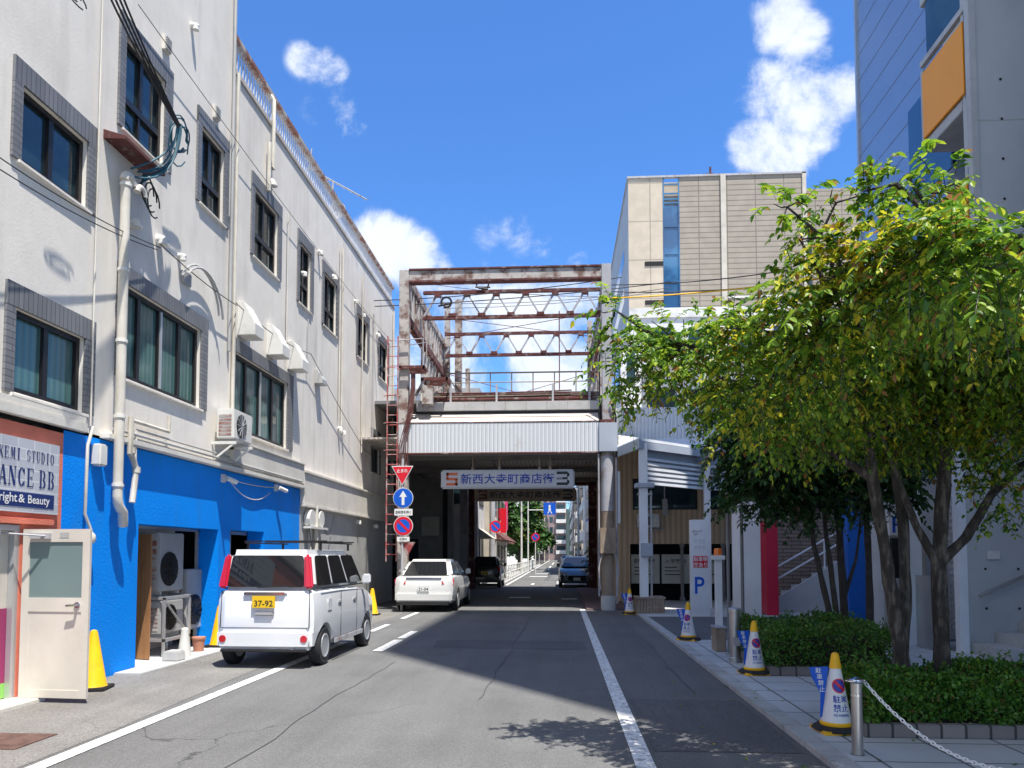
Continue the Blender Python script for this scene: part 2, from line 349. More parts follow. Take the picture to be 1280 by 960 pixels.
    fac_white=pm('white render', (.74, .72, .69), (.42, .40, .37), (.52, .75), .6, scale=1.2, rough=.8),
    fac_cream=pm('cream render', (.55, .50, .42), (.4, .36, .3), (.52, .75), .6, scale=1.2, rough=.8),
    fac_grey=pm('grey render', (.38, .37, .36), (.28, .27, .26), (.52, .75), .6, scale=1.2, rough=.8),
    fac_brown=pm('brown tile render', (.30, .215, .205), (.34, .25, .235), (.4, .6), .6, scale=1.2, rough=.7),
    hill=pm('forested hill', (.022, .038, .03), (.016, .03, .024), (.45, .6), 1., scale=.01, rough=1.),
    manhole=pm('rusty iron cover', (.13, .075, .06), (.09, .05, .04), (.45, .6), 1., scale=7, rough=.8, bump=.8, bscale=60),
    terracotta=pm('terracotta', (.45, .2, .13), rough=.8),
)

# ------------------------------------------------------------------ mesh helpers
def root_loc(o):
    while o.parent: o = o.parent
    return Vector(o.location)
class MB:
    def __init__(s): s.v = []; s.f = []; s.cuts = []
    def add(s, vs, fs):
        o = len(s.v); s.cuts.append((o, len(s.f))); s.v += [tuple(p) for p in vs]; s.f += [tuple(i + o for i in f) for f in fs]; return s
    def box(s, x0, x1, y0, y1, z0, z1):
        vs = [(x, y, z) for z in (z0, z1) for y in (y0, y1) for x in (x0, x1)]
        return s.add(vs, [(0, 2, 3, 1), (4, 5, 7, 6), (0, 1, 5, 4), (2, 6, 7, 3), (0, 4, 6, 2), (1, 3, 7, 5)])
    def beam(s, p, q, w, h=None, up=(0, 0, 1)):
        p, q = Vector(p), Vector(q); h = h or w; d = (q - p).normalized(); u = Vector(up)
        if abs(d.dot(u)) > .99: u = Vector((0, 1, 0))
        a = d.cross(u).normalized(); b = a.cross(d)
        vs = [c + a * i * w / 2 + b * j * h / 2 for c in (p, q) for i, j in ((-1, -1), (1, -1), (1, 1), (-1, 1))]
        return s.add(vs, [(3, 2, 1, 0), (4, 5, 6, 7), (0, 1, 5, 4), (1, 2, 6, 5), (2, 3, 7, 6), (3, 0, 4, 7)])
    def tube(s, pts, r, n=7, r2=None, closed=False):
        pts = [Vector(p) for p in pts]; N = len(pts); vs = []; fs = []; prev = None
        for i, p in enumerate(pts):
            if closed: d = (pts[(i + 1) % N] - pts[i - 1]).normalized()
            else: d = (pts[min(i + 1, N - 1)] - pts[max(i - 1, 0)]).normalized()
            if prev is None:
                u = Vector((0, 0, 1)) if abs(d.z) < .9 else Vector((1, 0, 0)); a = d.cross(u).normalized()
            else:
                a = prev - d * prev.dot(d); a.normalize()
            prev = a; b = d.cross(a)
            if isinstance(r, (list, tuple)): rr = r[i]
            else: rr = r if r2 is None else r + (r2 - r) * i / max(1, N - 1)
            vs += [p + (a * math.cos(2 * math.pi * k / n) + b * math.sin(2 * math.pi * k / n)) * rr for k in range(n)]
        for i in range(N if closed else N - 1):
            j = (i + 1) % N
            fs += [(i * n + k, i * n + (k + 1) % n, j * n + (k + 1) % n, j * n + k) for k in range(n)]
        if not closed: fs += [tuple(range(n - 1, -1, -1)), tuple((N - 1) * n + k for k in range(n))]
        return s.add(vs, fs)
    def lathe(s, prof, c, n=20, axis='z'):
        c = Vector(c); vs = []; fs = []
        for r, h in prof:
            for k in range(n):
                a = 2 * math.pi * k / n; x, y = r * math.cos(a), r * math.sin(a)
                vs.append(c + (Vector((x, y, h)) if axis == 'z' else Vector((h, x, y)) if axis == 'x' else Vector((y, h, x))))
        m = len(prof)
        for i in range(m - 1): fs += [(i * n + k, i * n + (k + 1) % n, (i + 1) * n + (k + 1) % n, (i + 1) * n + k) for k in range(n)]
        fs += [tuple(range(n - 1, -1, -1)), tuple((m - 1) * n + k for k in range(n))]
        return s.add(vs, fs)
    def prism(s, poly, vec):
        vec = Vector(vec); P = [Vector(p) for p in poly]; n = len(P)
        return s.add(P + [p + vec for p in P], [tuple(range(n - 1, -1, -1)), tuple(range(n, 2 * n))] + [(i, (i + 1) % n, n + (i + 1) % n, n + i) for i in range(n)])
    def quad(s, *p): return s.add(p, [tuple(range(len(p)))])
    def build(s, name, mat, parent=None, loc=None, bevel=0., smooth=False, fix=True, seg=2):
        o0 = root_loc(parent) if parent else Vector(loc or (0, 0, 0))
        me = bpy.data.meshes.new(name); me.from_pydata([(a - o0.x, b - o0.y, c - o0.z) for a, b, c in s.v], [], s.f)
        if fix or bevel:
            bm = bmesh.new(); bm.from_mesh(me)
            if fix: bmesh.ops.recalc_face_normals(bm, faces=bm.faces)
            if bevel:
                es = [e for e in bm.edges if len(e.link_faces) == 2 and e.calc_face_angle(0) > .6]
                bmesh.ops.bevel(bm, geom=es, offset=bevel, segments=seg, affect='EDGES', clamp_overlap=True)
            bm.to_mesh(me); bm.free()
        if smooth:
            me.shade_smooth()
            me.set_sharp_from_angle(angle=rad(38))
        me.materials.append(M[mat] if isinstance(mat, str) else mat)
        o = bpy.data.objects.new(name, me); COL.objects.link(o)
        if parent: o.parent = parent
        else: o.location = o0
        return o
def _each(s, name, mat, parent=None, **k):
    """every shape added becomes an object of its own"""
    ends = s.cuts[1:] + [(len(s.v), len(s.f))]; out = []
    for (v0, f0), (v1, f1) in zip(s.cuts, ends):
        m = MB(); m.v = s.v[v0:v1]; m.f = [tuple(i - v0 for i in f) for f in s.f[f0:f1]]; out.append(m.build(name, mat, parent, **k))
    return out
MB.each = _each
def thing(name, label, cat, loc=(0, 0, 0), group=None):
    o = bpy.data.objects.new(name, None); o.empty_display_size = .2; COL.objects.link(o); o.location = loc
    o['label'] = label; o['category'] = cat
    if group: o['group'] = group
    return o
def tag(o, label, cat, group=None):
    o['label'] = label; o['category'] = cat
    if group: o['group'] = group
    return o
def struct(o): o['kind'] = 'structure'; return o
def dup(root, loc, label, rotz=None):
    r = root.copy(); COL.objects.link(r); r.location = loc; r['label'] = label
    if rotz is not None: r.rotation_euler[2] = rotz
    for ch in list(root.children):
        c = ch.copy(); COL.objects.link(c); c.parent = r
        for g in ch.children:
            d = g.copy(); COL.objects.link(d); d.parent = c
    return r
def arc(c, r, a0, a1, n, ax='xz'):
    out = []
    for i in range(n + 1):
        a = rad(a0 + (a1 - a0) * i / n); p = [c[0], c[1], c[2]]; p['xyz'.index(ax[0])] += r * math.cos(a); p['xyz'.index(ax[1])] += r * math.sin(a); out.append(tuple(p))
    return out
def sag(p, q, drop, n=12):
    p, q = Vector(p), Vector(q)
    return [p.lerp(q, i / n) - Vector((0, 0, drop * 4 * (i / n) * (1 - i / n))) for i in range(n + 1)]

# lettering: every word is made once as a flat mesh before the scene fills up
WORDS = ['止まれ', '自転車を除く', '区間内', '新西大寺町商店街', '表町', 'AKEMI', 'STUDIO', 'DANCE', 'BB', 'Bright', '&', 'Beauty', 'P', '駐車場', '空あり',
         '駐車', '禁止', 'NO PARKING', '駐', '車', '禁', '止', '37-92', '21-04', '58-16', '医療専門学校', '入学案内']
GLYPH = {}
def make_words():
    obs = []
    for w in WORDS:
        c = bpy.data.curves.new('w', 'FONT'); c.body = w; c.resolution_u = 3; c.offset = .012
        o = bpy.data.objects.new('w', c); COL.objects.link(o); obs.append((w, o))
    bpy.context.view_layer.update(); dg = bpy.context.evaluated_depsgraph_get()
    for w, o in obs:
        me = bpy.data.meshes.new_from_object(o.evaluated_get(dg))
        v = [(p.co.x, p.co.y) for p in me.vertices]; f = [tuple(q.vertices) for q in me.polygons]
        xs, ys = [p[0] for p in v], [p[1] for p in v]
        w0, w1, h0, h1 = min(xs), max(xs), min(ys), max(ys)
        GLYPH[w] = ([((a - w0) / (w1 - w0), (b - h0) / (h1 - h0)) for a, b in v], f)
        bpy.data.meshes.remove(me)
    for w, o in obs:
        c = o.data; bpy.data.objects.remove(o); bpy.data.curves.remove(c)
make_words()
def text(mb, word, origin, xdir, updir, width, height, off=.004):
    """lay a word on a surface: origin = its lower left corner, off = how far it stands proud"""
    x, u = Vector(xdir).normalized(), Vector(updir).normalized(); nrm = x.cross(u)
    v, f = GLYPH[word]; o = Vector(origin) + nrm * off
    mb.add([o + x * (a * width) + u * (b * height) for a, b in v], f); return mb
def disc(mb, c, xdir, updir, r, n=28, r0=0., off=0., a0=0., a1=360.):
    x, u = Vector(xdir).normalized(), Vector(updir).normalized(); nn = x.cross(u); c = Vector(c) + nn * off
    pt = lambda a, rr: c + x * (rr * math.cos(a)) + u * (rr * math.sin(a))
    A = [rad(a0 + (a1 - a0) * i / n) for i in range(n + 1)]
    if r0 <= 0: mb.add([pt(a, r) for a in A[:-1]], [tuple(range(n))])
    else: mb.add([pt(a, r) for a in A] + [pt(a, r0) for a in A], [(i, i + 1, n + 2 + i, n + 1 + i) for i in range(n)])
    return mb
# ------------------------------------------------------------------ the setting: ground, road, pavements
struct(MB().quad((-900, -300, -.03), (900, -300, -.03), (900, 3600, -.03), (-900, 3600, -.03)).build('ground', 'asphalt_old', fix=False))
struct(MB().quad((-5.95, -60, 0), (2.02, -60, 0), (2.02, 500, 0), (-5.95, 500, 0)).build('road', 'asphalt', fix=False))
struct(MB().quad((-5.95, -20, .004), (-4.02, -20, .004), (-4.06, 7, .004), (-4.3, 12, .004), (-4.25, 21, .004), (-5.95, 21, .004)).build('roadside', 'asphalt_old', fix=False))
struct(MB().quad((-30, 26.9, -.01), (-5.9, 26.9, -.01), (-5.9, 34.4, -.01), (-30, 34.4, -.01)).build('side_street', 'brickpave', fix=False))
mk = MB()
for x0, x1, y0, y1 in ((-3.995, -3.845, -20, 13.9), (-3.98, -3.85, 15.8, 17.4), (-3.98, -3.85, 19.0, 21), (.565, .715, -20, 22.45),
                       (-3.10, -2.92, 12.6, 14.3), (-3.10, -2.94, 14.55, 15.9)):
    mk.quad((x0, y0, .008), (x1, y0, .008), (x1, y1, .008), (x0, y1, .008))
for y0, y1, x0, x1 in ((28.2, 28.9, -1.9, -1.1), (27.4, 28.0, .05, .6), (40.5, 42.5, -1.55, -1.38), (55, 56.2, -2.2, -.9), (63, 64.2, -2.0, -.8), (80, 104, -1.35, -1.15), (120, 150, -1.3, -1.1)):
    mk.quad((x0, y0, .008), (x1, y0, .008), (x1, y1, .008), (x0, y1, .008))
for y in (41.2, 42.6, 44.0, 45.4): mk.quad((-.2, y, .008), (1.0, y, .008), (1.0, y + .7, .008), (-.2, y + .7, .008))
mk.quad((-2.85, 40, .008), (-2.72, 40, .008), (-2.62, 200, .008), (-2.78, 200, .008))
struct(mk.build('road_markings', 'paint_line', fix=False))
def ribbon(mb, pts, w, z):
    for a, b in zip(pts, pts[1:]):
        d = (Vector(b) - Vector(a)).normalized(); nx, ny = -d.y * w, d.x * w; mb.quad((a[0] - nx, a[1] - ny, z), (b[0] - nx, b[1] - ny, z), (b[0] + nx, b[1] + ny, z), (a[0] + nx, a[1] + ny, z))
random.seed(17); tr = MB()
for x0, y0, y1 in ((-2.55, 4.5, 11.5), (-.9, 8.5, 21.5), (1.55, 9, 20)):
    pts = []; x = x0; y = y0
    while y < y1: pts.append((x, y)); x += random.uniform(-.035, .035); y += .3
    ribbon(tr, pts, .0042, .006)
ribbon(tr, [(-3.8 + .3 * i + 0, 12.0 + .05 * math.sin(i * 1.7) + .02 * i) for i in range(19)], .004, .006)
struct(tr.build('road_seams', 'tar', fix=False))
struct(MB().quad((-2.2, 13.2, .004), (.45, 13.0, .004), (.45, 14.3, .004), (-2.25, 14.4, .004)).quad((.75, 6.4, .004), (1.95, 6.4, .004), (1.95, 8.6, .004), (.75, 8.7, .004)).build('road_patches', 'patch', fix=False))
struct(MB().box(2.20, 16, -30, 14.25, -.02, .05).build('pavement', 'pave'))
k = MB()
y = -12.
while y < 20.4:
    k.box(2.02, 2.20, y + .006, y + .594, -.02, .055); y += .6
struct(k.build('kerb', 'kerb', bevel=.008))
struct(MB().box(2.20, 16, 14.25, 19.45, -.02, .048).build('driveway', 'asphalt_dark'))
struct(MB().box(2.02, 16, 20.4, 26, -.02, .06).add([(2.02, 20.4, .06)], []).build('forecourt_paving', 'concrete_light'))
struct(MB().box(2.20, 16, 19.45, 20.4, -.02, .056).build('forecourt_edge', 'concrete_light'))
struct(MB().box(.76, 2.0, 22.3, 36.4, -.02, .045).build('paved_island', 'brickpave'))
struct(MB().box(1.6, 3.0, 36.4, 300, -.02, .1).build('far_pavement', 'concrete_light'))
struct(MB().box(-6.4, -2.95, 36.8, 300, -.02, .1).build('far_footway', 'concrete_light'))
struct(MB().box(-5.9, -5.52, 9.9, 16.9, -.02, .035).build('doorstep_strip', 'concrete_light', bevel=.01))
hl = MB()
random.seed(3)
n = 44
for r_, (yy, base) in enumerate(((2500, 190), (3200, 330))):
    P = [(-1800 + 3600 * i / n, yy, max(20, base * (.55 + .3 * math.sin(i * .9 + r_ * 2) + .25 * math.sin(i * .37 + 1.4 + r_)) + random.uniform(-14, 14))) for i in range(n + 1)]
    for a, b in zip(P, P[1:]):
        hl.quad((a[0], yy - 700, -5), (b[0], yy - 700, -5), b, a); hl.quad(a, b, (b[0], yy + 700, -5), (a[0], yy + 700, -5))
struct(hl.build('hills', 'hill'))
tag(MB().box(-5.25, -4.45, 6.1, 6.65, -.01, .012).build('manhole_cover', 'manhole', bevel=.006), 'rusty square iron cover set in the roadside asphalt below the open door', 'manhole cover')

# ------------------------------------------------------------------ white building on the left
WX = -5.9
UP = dict(a=(7.84, 9.02, 5.92, 6.76), b=(9.77, 10.83, 7.38, 8.68), c=(11.99, 12.86, 7.4, 8.69), d=(14.2, 15.45, 7.38, 8.72), e=(16.8, 17.58, 7.34, 8.72),
          f=(18.6, 19.68, 7.36, 8.70), g=(21.83, 22.98, 7.42, 8.66), h=(24.5, 25.73, 7.42, 8.63))
LOW = dict(a=(7.84, 9.07, 3.36, 4.28), b=(9.81, 12.13, 4.0, 5.28), c=(13.44, 16.14, 3.88, 5.29), d=(23.62, 24.68, 4.2, 5.44), e=(25.98, 26.55, 4.2, 5.44))
bld = thing('white_building', 'long white rendered three storey building with bright blue and salmon ground floor on the left', 'building', (WX, 15, 0))
def sheet(name, mat, y0, y1, z0, z1, holes, depth=.16, x=WX):
    mb = MB(); hs = [h for h in holes if h[0] >= y0 - .01 and h[1] <= y1 + .01 and h[2] >= z0 - .3 and h[3] <= z1]
    ys = sorted({y0, y1, *[v for h in hs for v in h[:2]]}); zs = sorted({z0, z1, *[max(z0, v) for h in hs for v in h[2:4]]})
    for a, b in zip(ys, ys[1:]):
        for c, d in zip(zs, zs[1:]):
            my, mz = (a + b) / 2, (c + d) / 2
            if any(h[0] < my < h[1] and h[2] < mz < h[3] for h in hs): continue
            mb.quad((x, a, c), (x, b, c), (x, b, d), (x, a, d))
    for a, b, c, d in hs:
        c = max(c, z0); i = x - depth
        mb.quad((x, a, c), (x, a, d), (i, a, d), (i, a, c)); mb.quad((x, b, d), (x, b, c), (i, b, c), (i, b, d))
        mb.quad((x, a, d), (x, b, d), (i, b, d), (i, a, d)); mb.quad((x, b, c), (x, a, c), (i, a, c), (i, b, c))
    return mb.build(name, mat, bld, fix=False)
holes = list(UP.values()) + list(LOW.values())
sheet('upper_wall', 'stucco', 1.0, 13.19, 3.12, 13.2, holes)
sheet('upper_wall', 'stucco', 13.19, 26.8, 3.12, 10.45, holes)
MB().box(-16, WX - .9, 1, 13.19, 0, 13.18).box(-16, WX - 1.6, 13.19, 26.78, 0, 10.43).build('rear_block', 'stucco', bld)
MB().box(-7.6, WX - .02, 13.2, 26.79, 10.30, 10.44).box(-6.9, WX - .02, 1.0, 13.18, 13.0, 13.19).build('roof_slab', 'ledge', bld)
MB().quad((WX, 26.8, 0), (-7.6, 26.8, 0), (-7.6, 26.8, 10.45), (WX, 26.8, 10.45)).quad((WX - .001, 13.19, 10.44), (WX - 1, 13.19, 10.44), (WX - 1, 13.19, 13.2), (WX - .001, 13.19, 13.2)).quad((WX, 1.0, 0), (-7, 1.0, 0), (-7, 1.0, 13.2), (WX, 1.0, 13.2)).build('end_wall', 'stucco', bld, fix=False)
O1, O2, DO = (10.42, 12.95, -.1, 2.03), (13.42, 15.0, -.1, 2.05), (6.2, 8.06, -.1, 1.93)
sheet('painted_wall', 'salmon', 1.0, 8.74, 0, 3.04, [DO], .06)
sheet('painted_wall', 'bluepaint', 8.74, 17.08, 0, 3.08, [O1, O2], .34)
sheet('painted_wall', 'greyshutter', 17.08, 26.8, 0, 2.75, [], .1)
# recesses behind the ground floor openings
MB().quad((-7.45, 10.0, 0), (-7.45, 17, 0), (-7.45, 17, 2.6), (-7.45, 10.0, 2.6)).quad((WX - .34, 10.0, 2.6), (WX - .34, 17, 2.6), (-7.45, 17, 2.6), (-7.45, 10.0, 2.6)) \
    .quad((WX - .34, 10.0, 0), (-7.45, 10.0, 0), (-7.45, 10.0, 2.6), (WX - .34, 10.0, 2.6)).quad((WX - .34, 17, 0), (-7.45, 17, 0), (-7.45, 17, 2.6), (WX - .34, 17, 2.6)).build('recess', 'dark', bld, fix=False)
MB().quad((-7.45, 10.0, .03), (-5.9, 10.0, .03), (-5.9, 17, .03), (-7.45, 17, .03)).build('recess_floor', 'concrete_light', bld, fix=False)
MB().box(-6.29, -6.24, 12.90, 12.945, .03, 2.03).box(-6.29, -6.24, 10.425, 12.945, 1.985, 2.028).build('opening_frame', 'silver', bld)
MB().box(-6.29, -6.25, 14.2, 14.26, .03, 2.05).box(-6.29, -6.25, 13.43, 14.99, 1.98, 2.04).box(-6.5, -6.48, 13.5, 15.6, .05, 1.2).build('opening_frame', 'silver', bld)
# glass front behind the open door
MB().box(-6.0, -5.97, 6.2, 8.14, 1.02, 1.93).build('inner_panel', 'door', bld)
MB().box(-6.0, -5.968, 6.2, 8.14, .22, 1.02).build('inner_panel', 'magenta', bld)
MB().box(-6.0, -5.966, 6.2, 8.14, .06, .22).build('inner_panel', 'lime', bld)
MB().box(-5.965, -5.905, 7.98, 8.057, .03, 1.92).box(-5.965, -5.905, 6.2, 7.98, 1.86, 1.92).box(-5.965, -5.905, 7.74, 7.78, .03, 1.86).build('door_frame', 'silver', bld)
MB().box(-6.19, -5.62, 6.0, 8.16, -.02, .05).build('doorstep', 'ledge', bld, bevel=.01)
MB().box(WX, WX + .05, 6.6, 8.55, 1.93, 2.0).build('lintel', 'salmon', bld, bevel=.006)
dl = MB(); ang = rad(4)
def dpt(u, v, w=0.): return (WX + .03 + u * math.cos(ang) + w * math.sin(ang), 8.085 + u * math.sin(ang) * -1 + w * -math.cos(ang), v)
def dbox(mb, u0, u1, z0, z1, w0, w1):
    vs = [dpt(u, z, w) for z in (z0, z1) for w in (w0, w1) for u in (u0, u1)]
    return mb.add(vs, [(0, 2, 3, 1), (4, 5, 7, 6), (0, 1, 5, 4), (2, 6, 7, 3), (0, 4, 6, 2), (1, 3, 7, 5)])
W, z0, z1 = .80, .055, 1.875
dbox(dl, 0, .085, z0, z1, -.02, .02); dbox(dl, W - .085, W, z0, z1, -.02, .02); dbox(dl, .085, W - .085, 1.735, z1, -.02, .02); dbox(dl, .085, W - .085, z0, .14, -.02, .02); dbox(dl, .085, W - .085, .98, 1.13, -.02, .02); dbox(dl, .08, W - .08, .13, .99, -.012, .012)
leaf = dl.build('open_door', 'door', bld)
gl = MB(); dbox(gl, .085, W - .085, 1.13, 1.735, -.008, .008); gl.build('glass_panel', 'frosted', leaf)
hd = MB(); c = dpt(W - .13, 1.055, .02); hd.tube([c, dpt(W - .13, 1.055, .075)], .016, 10); hd.tube([dpt(W - .12, 1.055, .07), dpt(W - .23, 1.05, .075)], .013, 8); hd.lathe([(.033, 0), (.033, .01)], dpt(W - .13, 1.055, .032), 16, 'y'); hd.build('handle', 'chrome', leaf, smooth=True)
cl = MB(); dbox(cl, .1, .34, 1.77, 1.83, .02, .07); cl.tube([dpt(.3, 1.80, .06), (-6.1, 7.75, 1.84)], .011, 6); cl.build('door_closer', 'greysteel', leaf)
pl_ = MB(); dbox(pl_, .44, .55, 1.78, 1.84, .02, .023); pl_.build('maker_plate', 'greypipe', leaf)
# windows
def window(k, y0, y1, z0, z1, kind, sur=(.14, .2, .26), pane='glass'):
    fr = MB(); xo, xi = WX - .05, WX - .13; t = .065
    fr.box(xi, xo, y0, y1, z0, z0 + t).box(xi, xo, y0, y1, z1 - t, z1).box(xi, xo, y0, y0 + t, z0 + t, z1 - t).box(xi, xo, y1 - t, y1, z0 + t, z1 - t)
    ym = (y0 + y1) / 2; zb = z0
    if kind == 'transom':
        zt = z0 + .36 * (z1 - z0); fr.box(xi, xo + .006, y0 + t, y1 - t, zt - .045, zt + .045); zb = zt
        fr.box(xi + .01, xo - .008, y0 + .45 * (y1 - y0), y0 + .45 * (y1 - y0) + .05, z0 + t, zt - .045)
    nm = 4 if kind == 'four' else 2
    for i in range(1, nm):
        yy = y0 + (y1 - y0) * i / nm; w = .05 if (nm == 4 and i == 2) else .04
        fr.box(xi + .005, xo - .004, yy - w, yy + w, zb + t, z1 - t)
    f = fr.build('window', 'alu', bld)
    MB().box(xi + .02, xi + .032, y0 + t * .5, y1 - t * .5, z0 + t * .5, z1 - t * .5).build('pane', pane, f)
    if kind == 'four': MB().box(xo - .003, xo + .02, ym - .022, ym + .022, z0 + t, z1 - t).build('centre_post', 'silver', f)
    if sur:
        l, r, tt = sur; s = MB(); xs0, xs1 = WX + .002, WX + .034
        MB().box(xs0, xs1, y0 - l, y1 + r, z1, z1 + tt).build('tile_lintel', 'greysoldier', f)
        s.box(xs0, xs1, y0 - l, y0, z0 - .02, z1 - .003).box(xs0, xs1, y1, y1 + r, z0 - .02, z1 - .003)
        s.each('tile_jamb', 'greytile', f)
    MB().box(WX - .04, WX + .05, y0 - .05, y1 + .08, z0 - .06, z0 - .022).build('sill', 'stucco', f, bevel=.006)
for k, v in UP.items(): window(k, *v, 'slide' if k == 'a' else 'transom')
window('a', *LOW['a'], 'slide', pane='teal')
window('b', *LOW['b'], 'four', (.08, .22, .24), 'teal'); window('c', *LOW['c'], 'four', (.1, .34, .24), 'teal')
window('d', *LOW['d'], 'slide', (.06, .12, .14)); window('e', *LOW['e'], 'slide', None)
# ledge, fascia and string courses
lg = MB(); lg.box(WX, WX + .07, 1, 9.1, 3.10, 3.22).box(WX, WX + .05, 1, 9.1, 3.22, 3.3); lg.box(WX, WX + .13, 9.45, 17.08, 3.09, 3.16).box(WX, WX + .07, 9.6, 17.08, 3.165, 3.2)
lg.box(WX, WX + .10, 13.3, 17.08, 3.2, 3.62).box(WX, WX + .13, 13.3, 17.08, 3.62, 3.66)
lg.build('ledge', 'ledge', bld, bevel=.008)
fa = MB(); fa.box(WX, WX + .10, 17.09, 26.78, 2.75, 3.46).box(WX, WX + .14, 17.09, 26.78, 3.46, 3.52).box(WX, WX + .13, 17.09, 26.78, 2.69, 2.75); fa.build('fascia', 'ledge', bld, bevel=.008)
MB().tube([(WX + .1, 9.6, 3.24), (WX + .1, 16.9, 3.24)], .022, 8).tube([(WX + .06, 10.2, 3.32), (WX + .06, 13.2, 3.32)], .016, 8).build('conduit', 'greypipe', bld, smooth=True)
# roof railing
rl = MB(); y = 13.25
while y < 26.75: rl.box(-5.99, -5.965, y - .011, y + .011, 10.5, 11.08); y += .13
rl.build('baluster', 'baluster', bld)['kind'] = 'stuff'
MB().box(-6.05, -5.9, 13.2, 26.75, 11.06, 11.17).box(-6.0, -5.955, 13.2, 26.75, 10.5, 10.54).build('railing', 'rustrail', bld, bevel=.01)
MB().box(WX, WX + .035, 13.2, 26.78, 10.36, 10.47).build('parapet_cap', 'slope', bld, bevel=.01)
# pipes down the wall
dp = MB(); dp.tube([(WX + .16, 9.62, 6.55), (WX + .16, 9.62, 2.35)] + arc((WX + .16, 9.82, 2.35), .2, 180, 250, 4, 'yz') + [(WX + .12, 9.83, 1.98)], .062, 12)
dp.build('cable_pipe', 'white_pvc', bld, smooth=True)
b2 = MB()
for z in (6.5, 5.35, 4.4, 3.4, 2.5): b2.lathe([(.075, -.02), (.075, .02)], (WX + .16, 9.62, z), 12)
b2.each('pipe_bracket', 'white_metal', bld)
wp = MB(); wp.tube([(WX + .1, 9.95, 3.42), (WX + .1, 11.0, 3.42)], .028, 8).tube([(WX + .1, 11.0, 3.42), (WX + .1, 11.0, 3.66)], .028, 8)
wp.tube([(WX + .14, 9.92, 3.45), (WX + .14, 9.92, 2.95), (WX + .14, 10.0, 2.88), (WX + .14, 10.08, 2.75), (WX + .14, 10.0, 2.3)], .04, 9).tube([(WX + .1, 10.12, 3.3), (WX + .1, 10.12, 2.35)], .018, 7)
for z in (3.0, 2.75): wp.lathe([(.055, -.04), (.055, .04)], (WX + .14, 9.95 if z > 2.9 else 10.08, z), 10)
wp.build('water_pipe', 'white_pvc', bld, smooth=True)
MB().tube([(WX + .06, 9.22, 3.2), (WX + .06, 9.12, 2.95), (WX + .06, 9.1, 2.1), (WX + .06, 9.2, 1.95), (WX + .08, 9.22, 1.86)], .02, 8).lathe([(.03, 0), (.05, .04), (.045, .1), (.02, .13)], (WX + .08, 9.22, 1.74), 12).build('downlight_pipe', 'white_pvc', bld, smooth=True)
MB().box(WX, WX + .13, 9.27, 9.44, 2.72, 3.0).build('meter_box', 'white_metal', bld, bevel=.02)
for y, za, zb, r, mt in ((9.18, 13, 3.2, .012, 'white_pvc'), (13.12, 12.5, 5.2, .03, 'greypipe'), (13.3, 10.4, 4.0, .034, 'white_pvc'), (13.02, 9.2, 7.6, .014, 'greypipe'), (15.95, 9.0, 6.0, .014, 'white_pvc'), (19.9, 9.9, 5.2, .02, 'white_pvc'), (20.15, 9.9, 4.9, .03, 'white_pvc'), (22.25, 9.9, 4.6, .02, 'white_pvc'), (17.35, 7.1, 5.9, .014, 'greypipe'), (26.5, 10.2, 3.5, .035, 'white_pvc'), (23.6, 9.2, 4.9, .016, 'greypipe')):
    MB().tube([(WX + .05, y, za), (WX + .05, y, zb)], r, 7).build('conduit', mt, bld, smooth=True)
MB().tube([(WX + .08, 14.75, 9.9), (WX + .08, 14.75, 9.55), (WX + .08, 14.95, 9.45), (WX + .08, 14.95, 10.9), (WX + .02, 14.95, 11.0)], .04, 9).tube([(WX + .08, 14.75, 9.9), (WX + .08, 14.75, 8.9)], .04, 9).build('overflow_pipe', 'white_pvc', bld, smooth=True)
# vents, hoods and lamps fixed to the wall
def hood(y, z, w, h, p, mat='white_metal'):
    mb = MB(); mb.prism([(WX, y, z + h), (WX, y, z), (WX + p, y, z), (WX + p, y, z + h * .35), (WX + p * .35, y, z + h)], (0, w, 0)); return mb.build('vent_hood', mat, bld, bevel=.008)
for y in (13.55, 14.95, 16.15): hood(y, 5.62, .42, .62, .34)
hood(18.0, 5.72, .34, .34, .2, 'greypipe')
for y, z in ((10.72, 9.13), (12.4, 9.06)):
    mb = MB(); mb.box(WX, WX + .05, y, y + .17, z, z + .22); v = mb.build('louvre_vent', 'ledge', bld, bevel=.006)
    s = MB()
    for i in range(6): s.box(WX + .05, WX + .075, y + .012, y + .158, z + .015 + i * .034, z + .034 + i * .034)
    s.build('slats', 'greypipe', v)
mb = MB(); mb.box(WX, WX + .05, 11.45, 11.7, 5.85, 6.05); mb.build('louvre_vent', 'greypipe', bld, bevel=.006)
def dome(y, z, r=.07, p=.13):
    mb = MB(); mb.lathe([(r, 0), (r * 1.05, p * .3), (r * .8, p * .75), (r * .3, p)], (WX, y, z), 12, 'x'); mb.lathe([(r * 1.0, -.05), (r * .92, .02)], (WX + p * .6, y, z - .02), 12); return mb.build('wall_cowl', 'white_metal', bld, smooth=True)
for y, z, r in ((10.05, 6.18, .075), (10.75, 6.22, .085), (11.35, 6.22, .05), (11.6, 10.1, .05), (14.98, 9.18, .09), (17.0, 8.05, .05), (18.15, 9.0, .06), (19.3, 8.8, .08), (21.5, 8.9, .05), (22.3, 8.75, .06), (24.2, 8.7, .06), (20.0, 4.95, .06), (20.35, 4.9, .06), (24.1, 2.5, .07), (22.0, 2.55, .06)): dome(y, z, r)
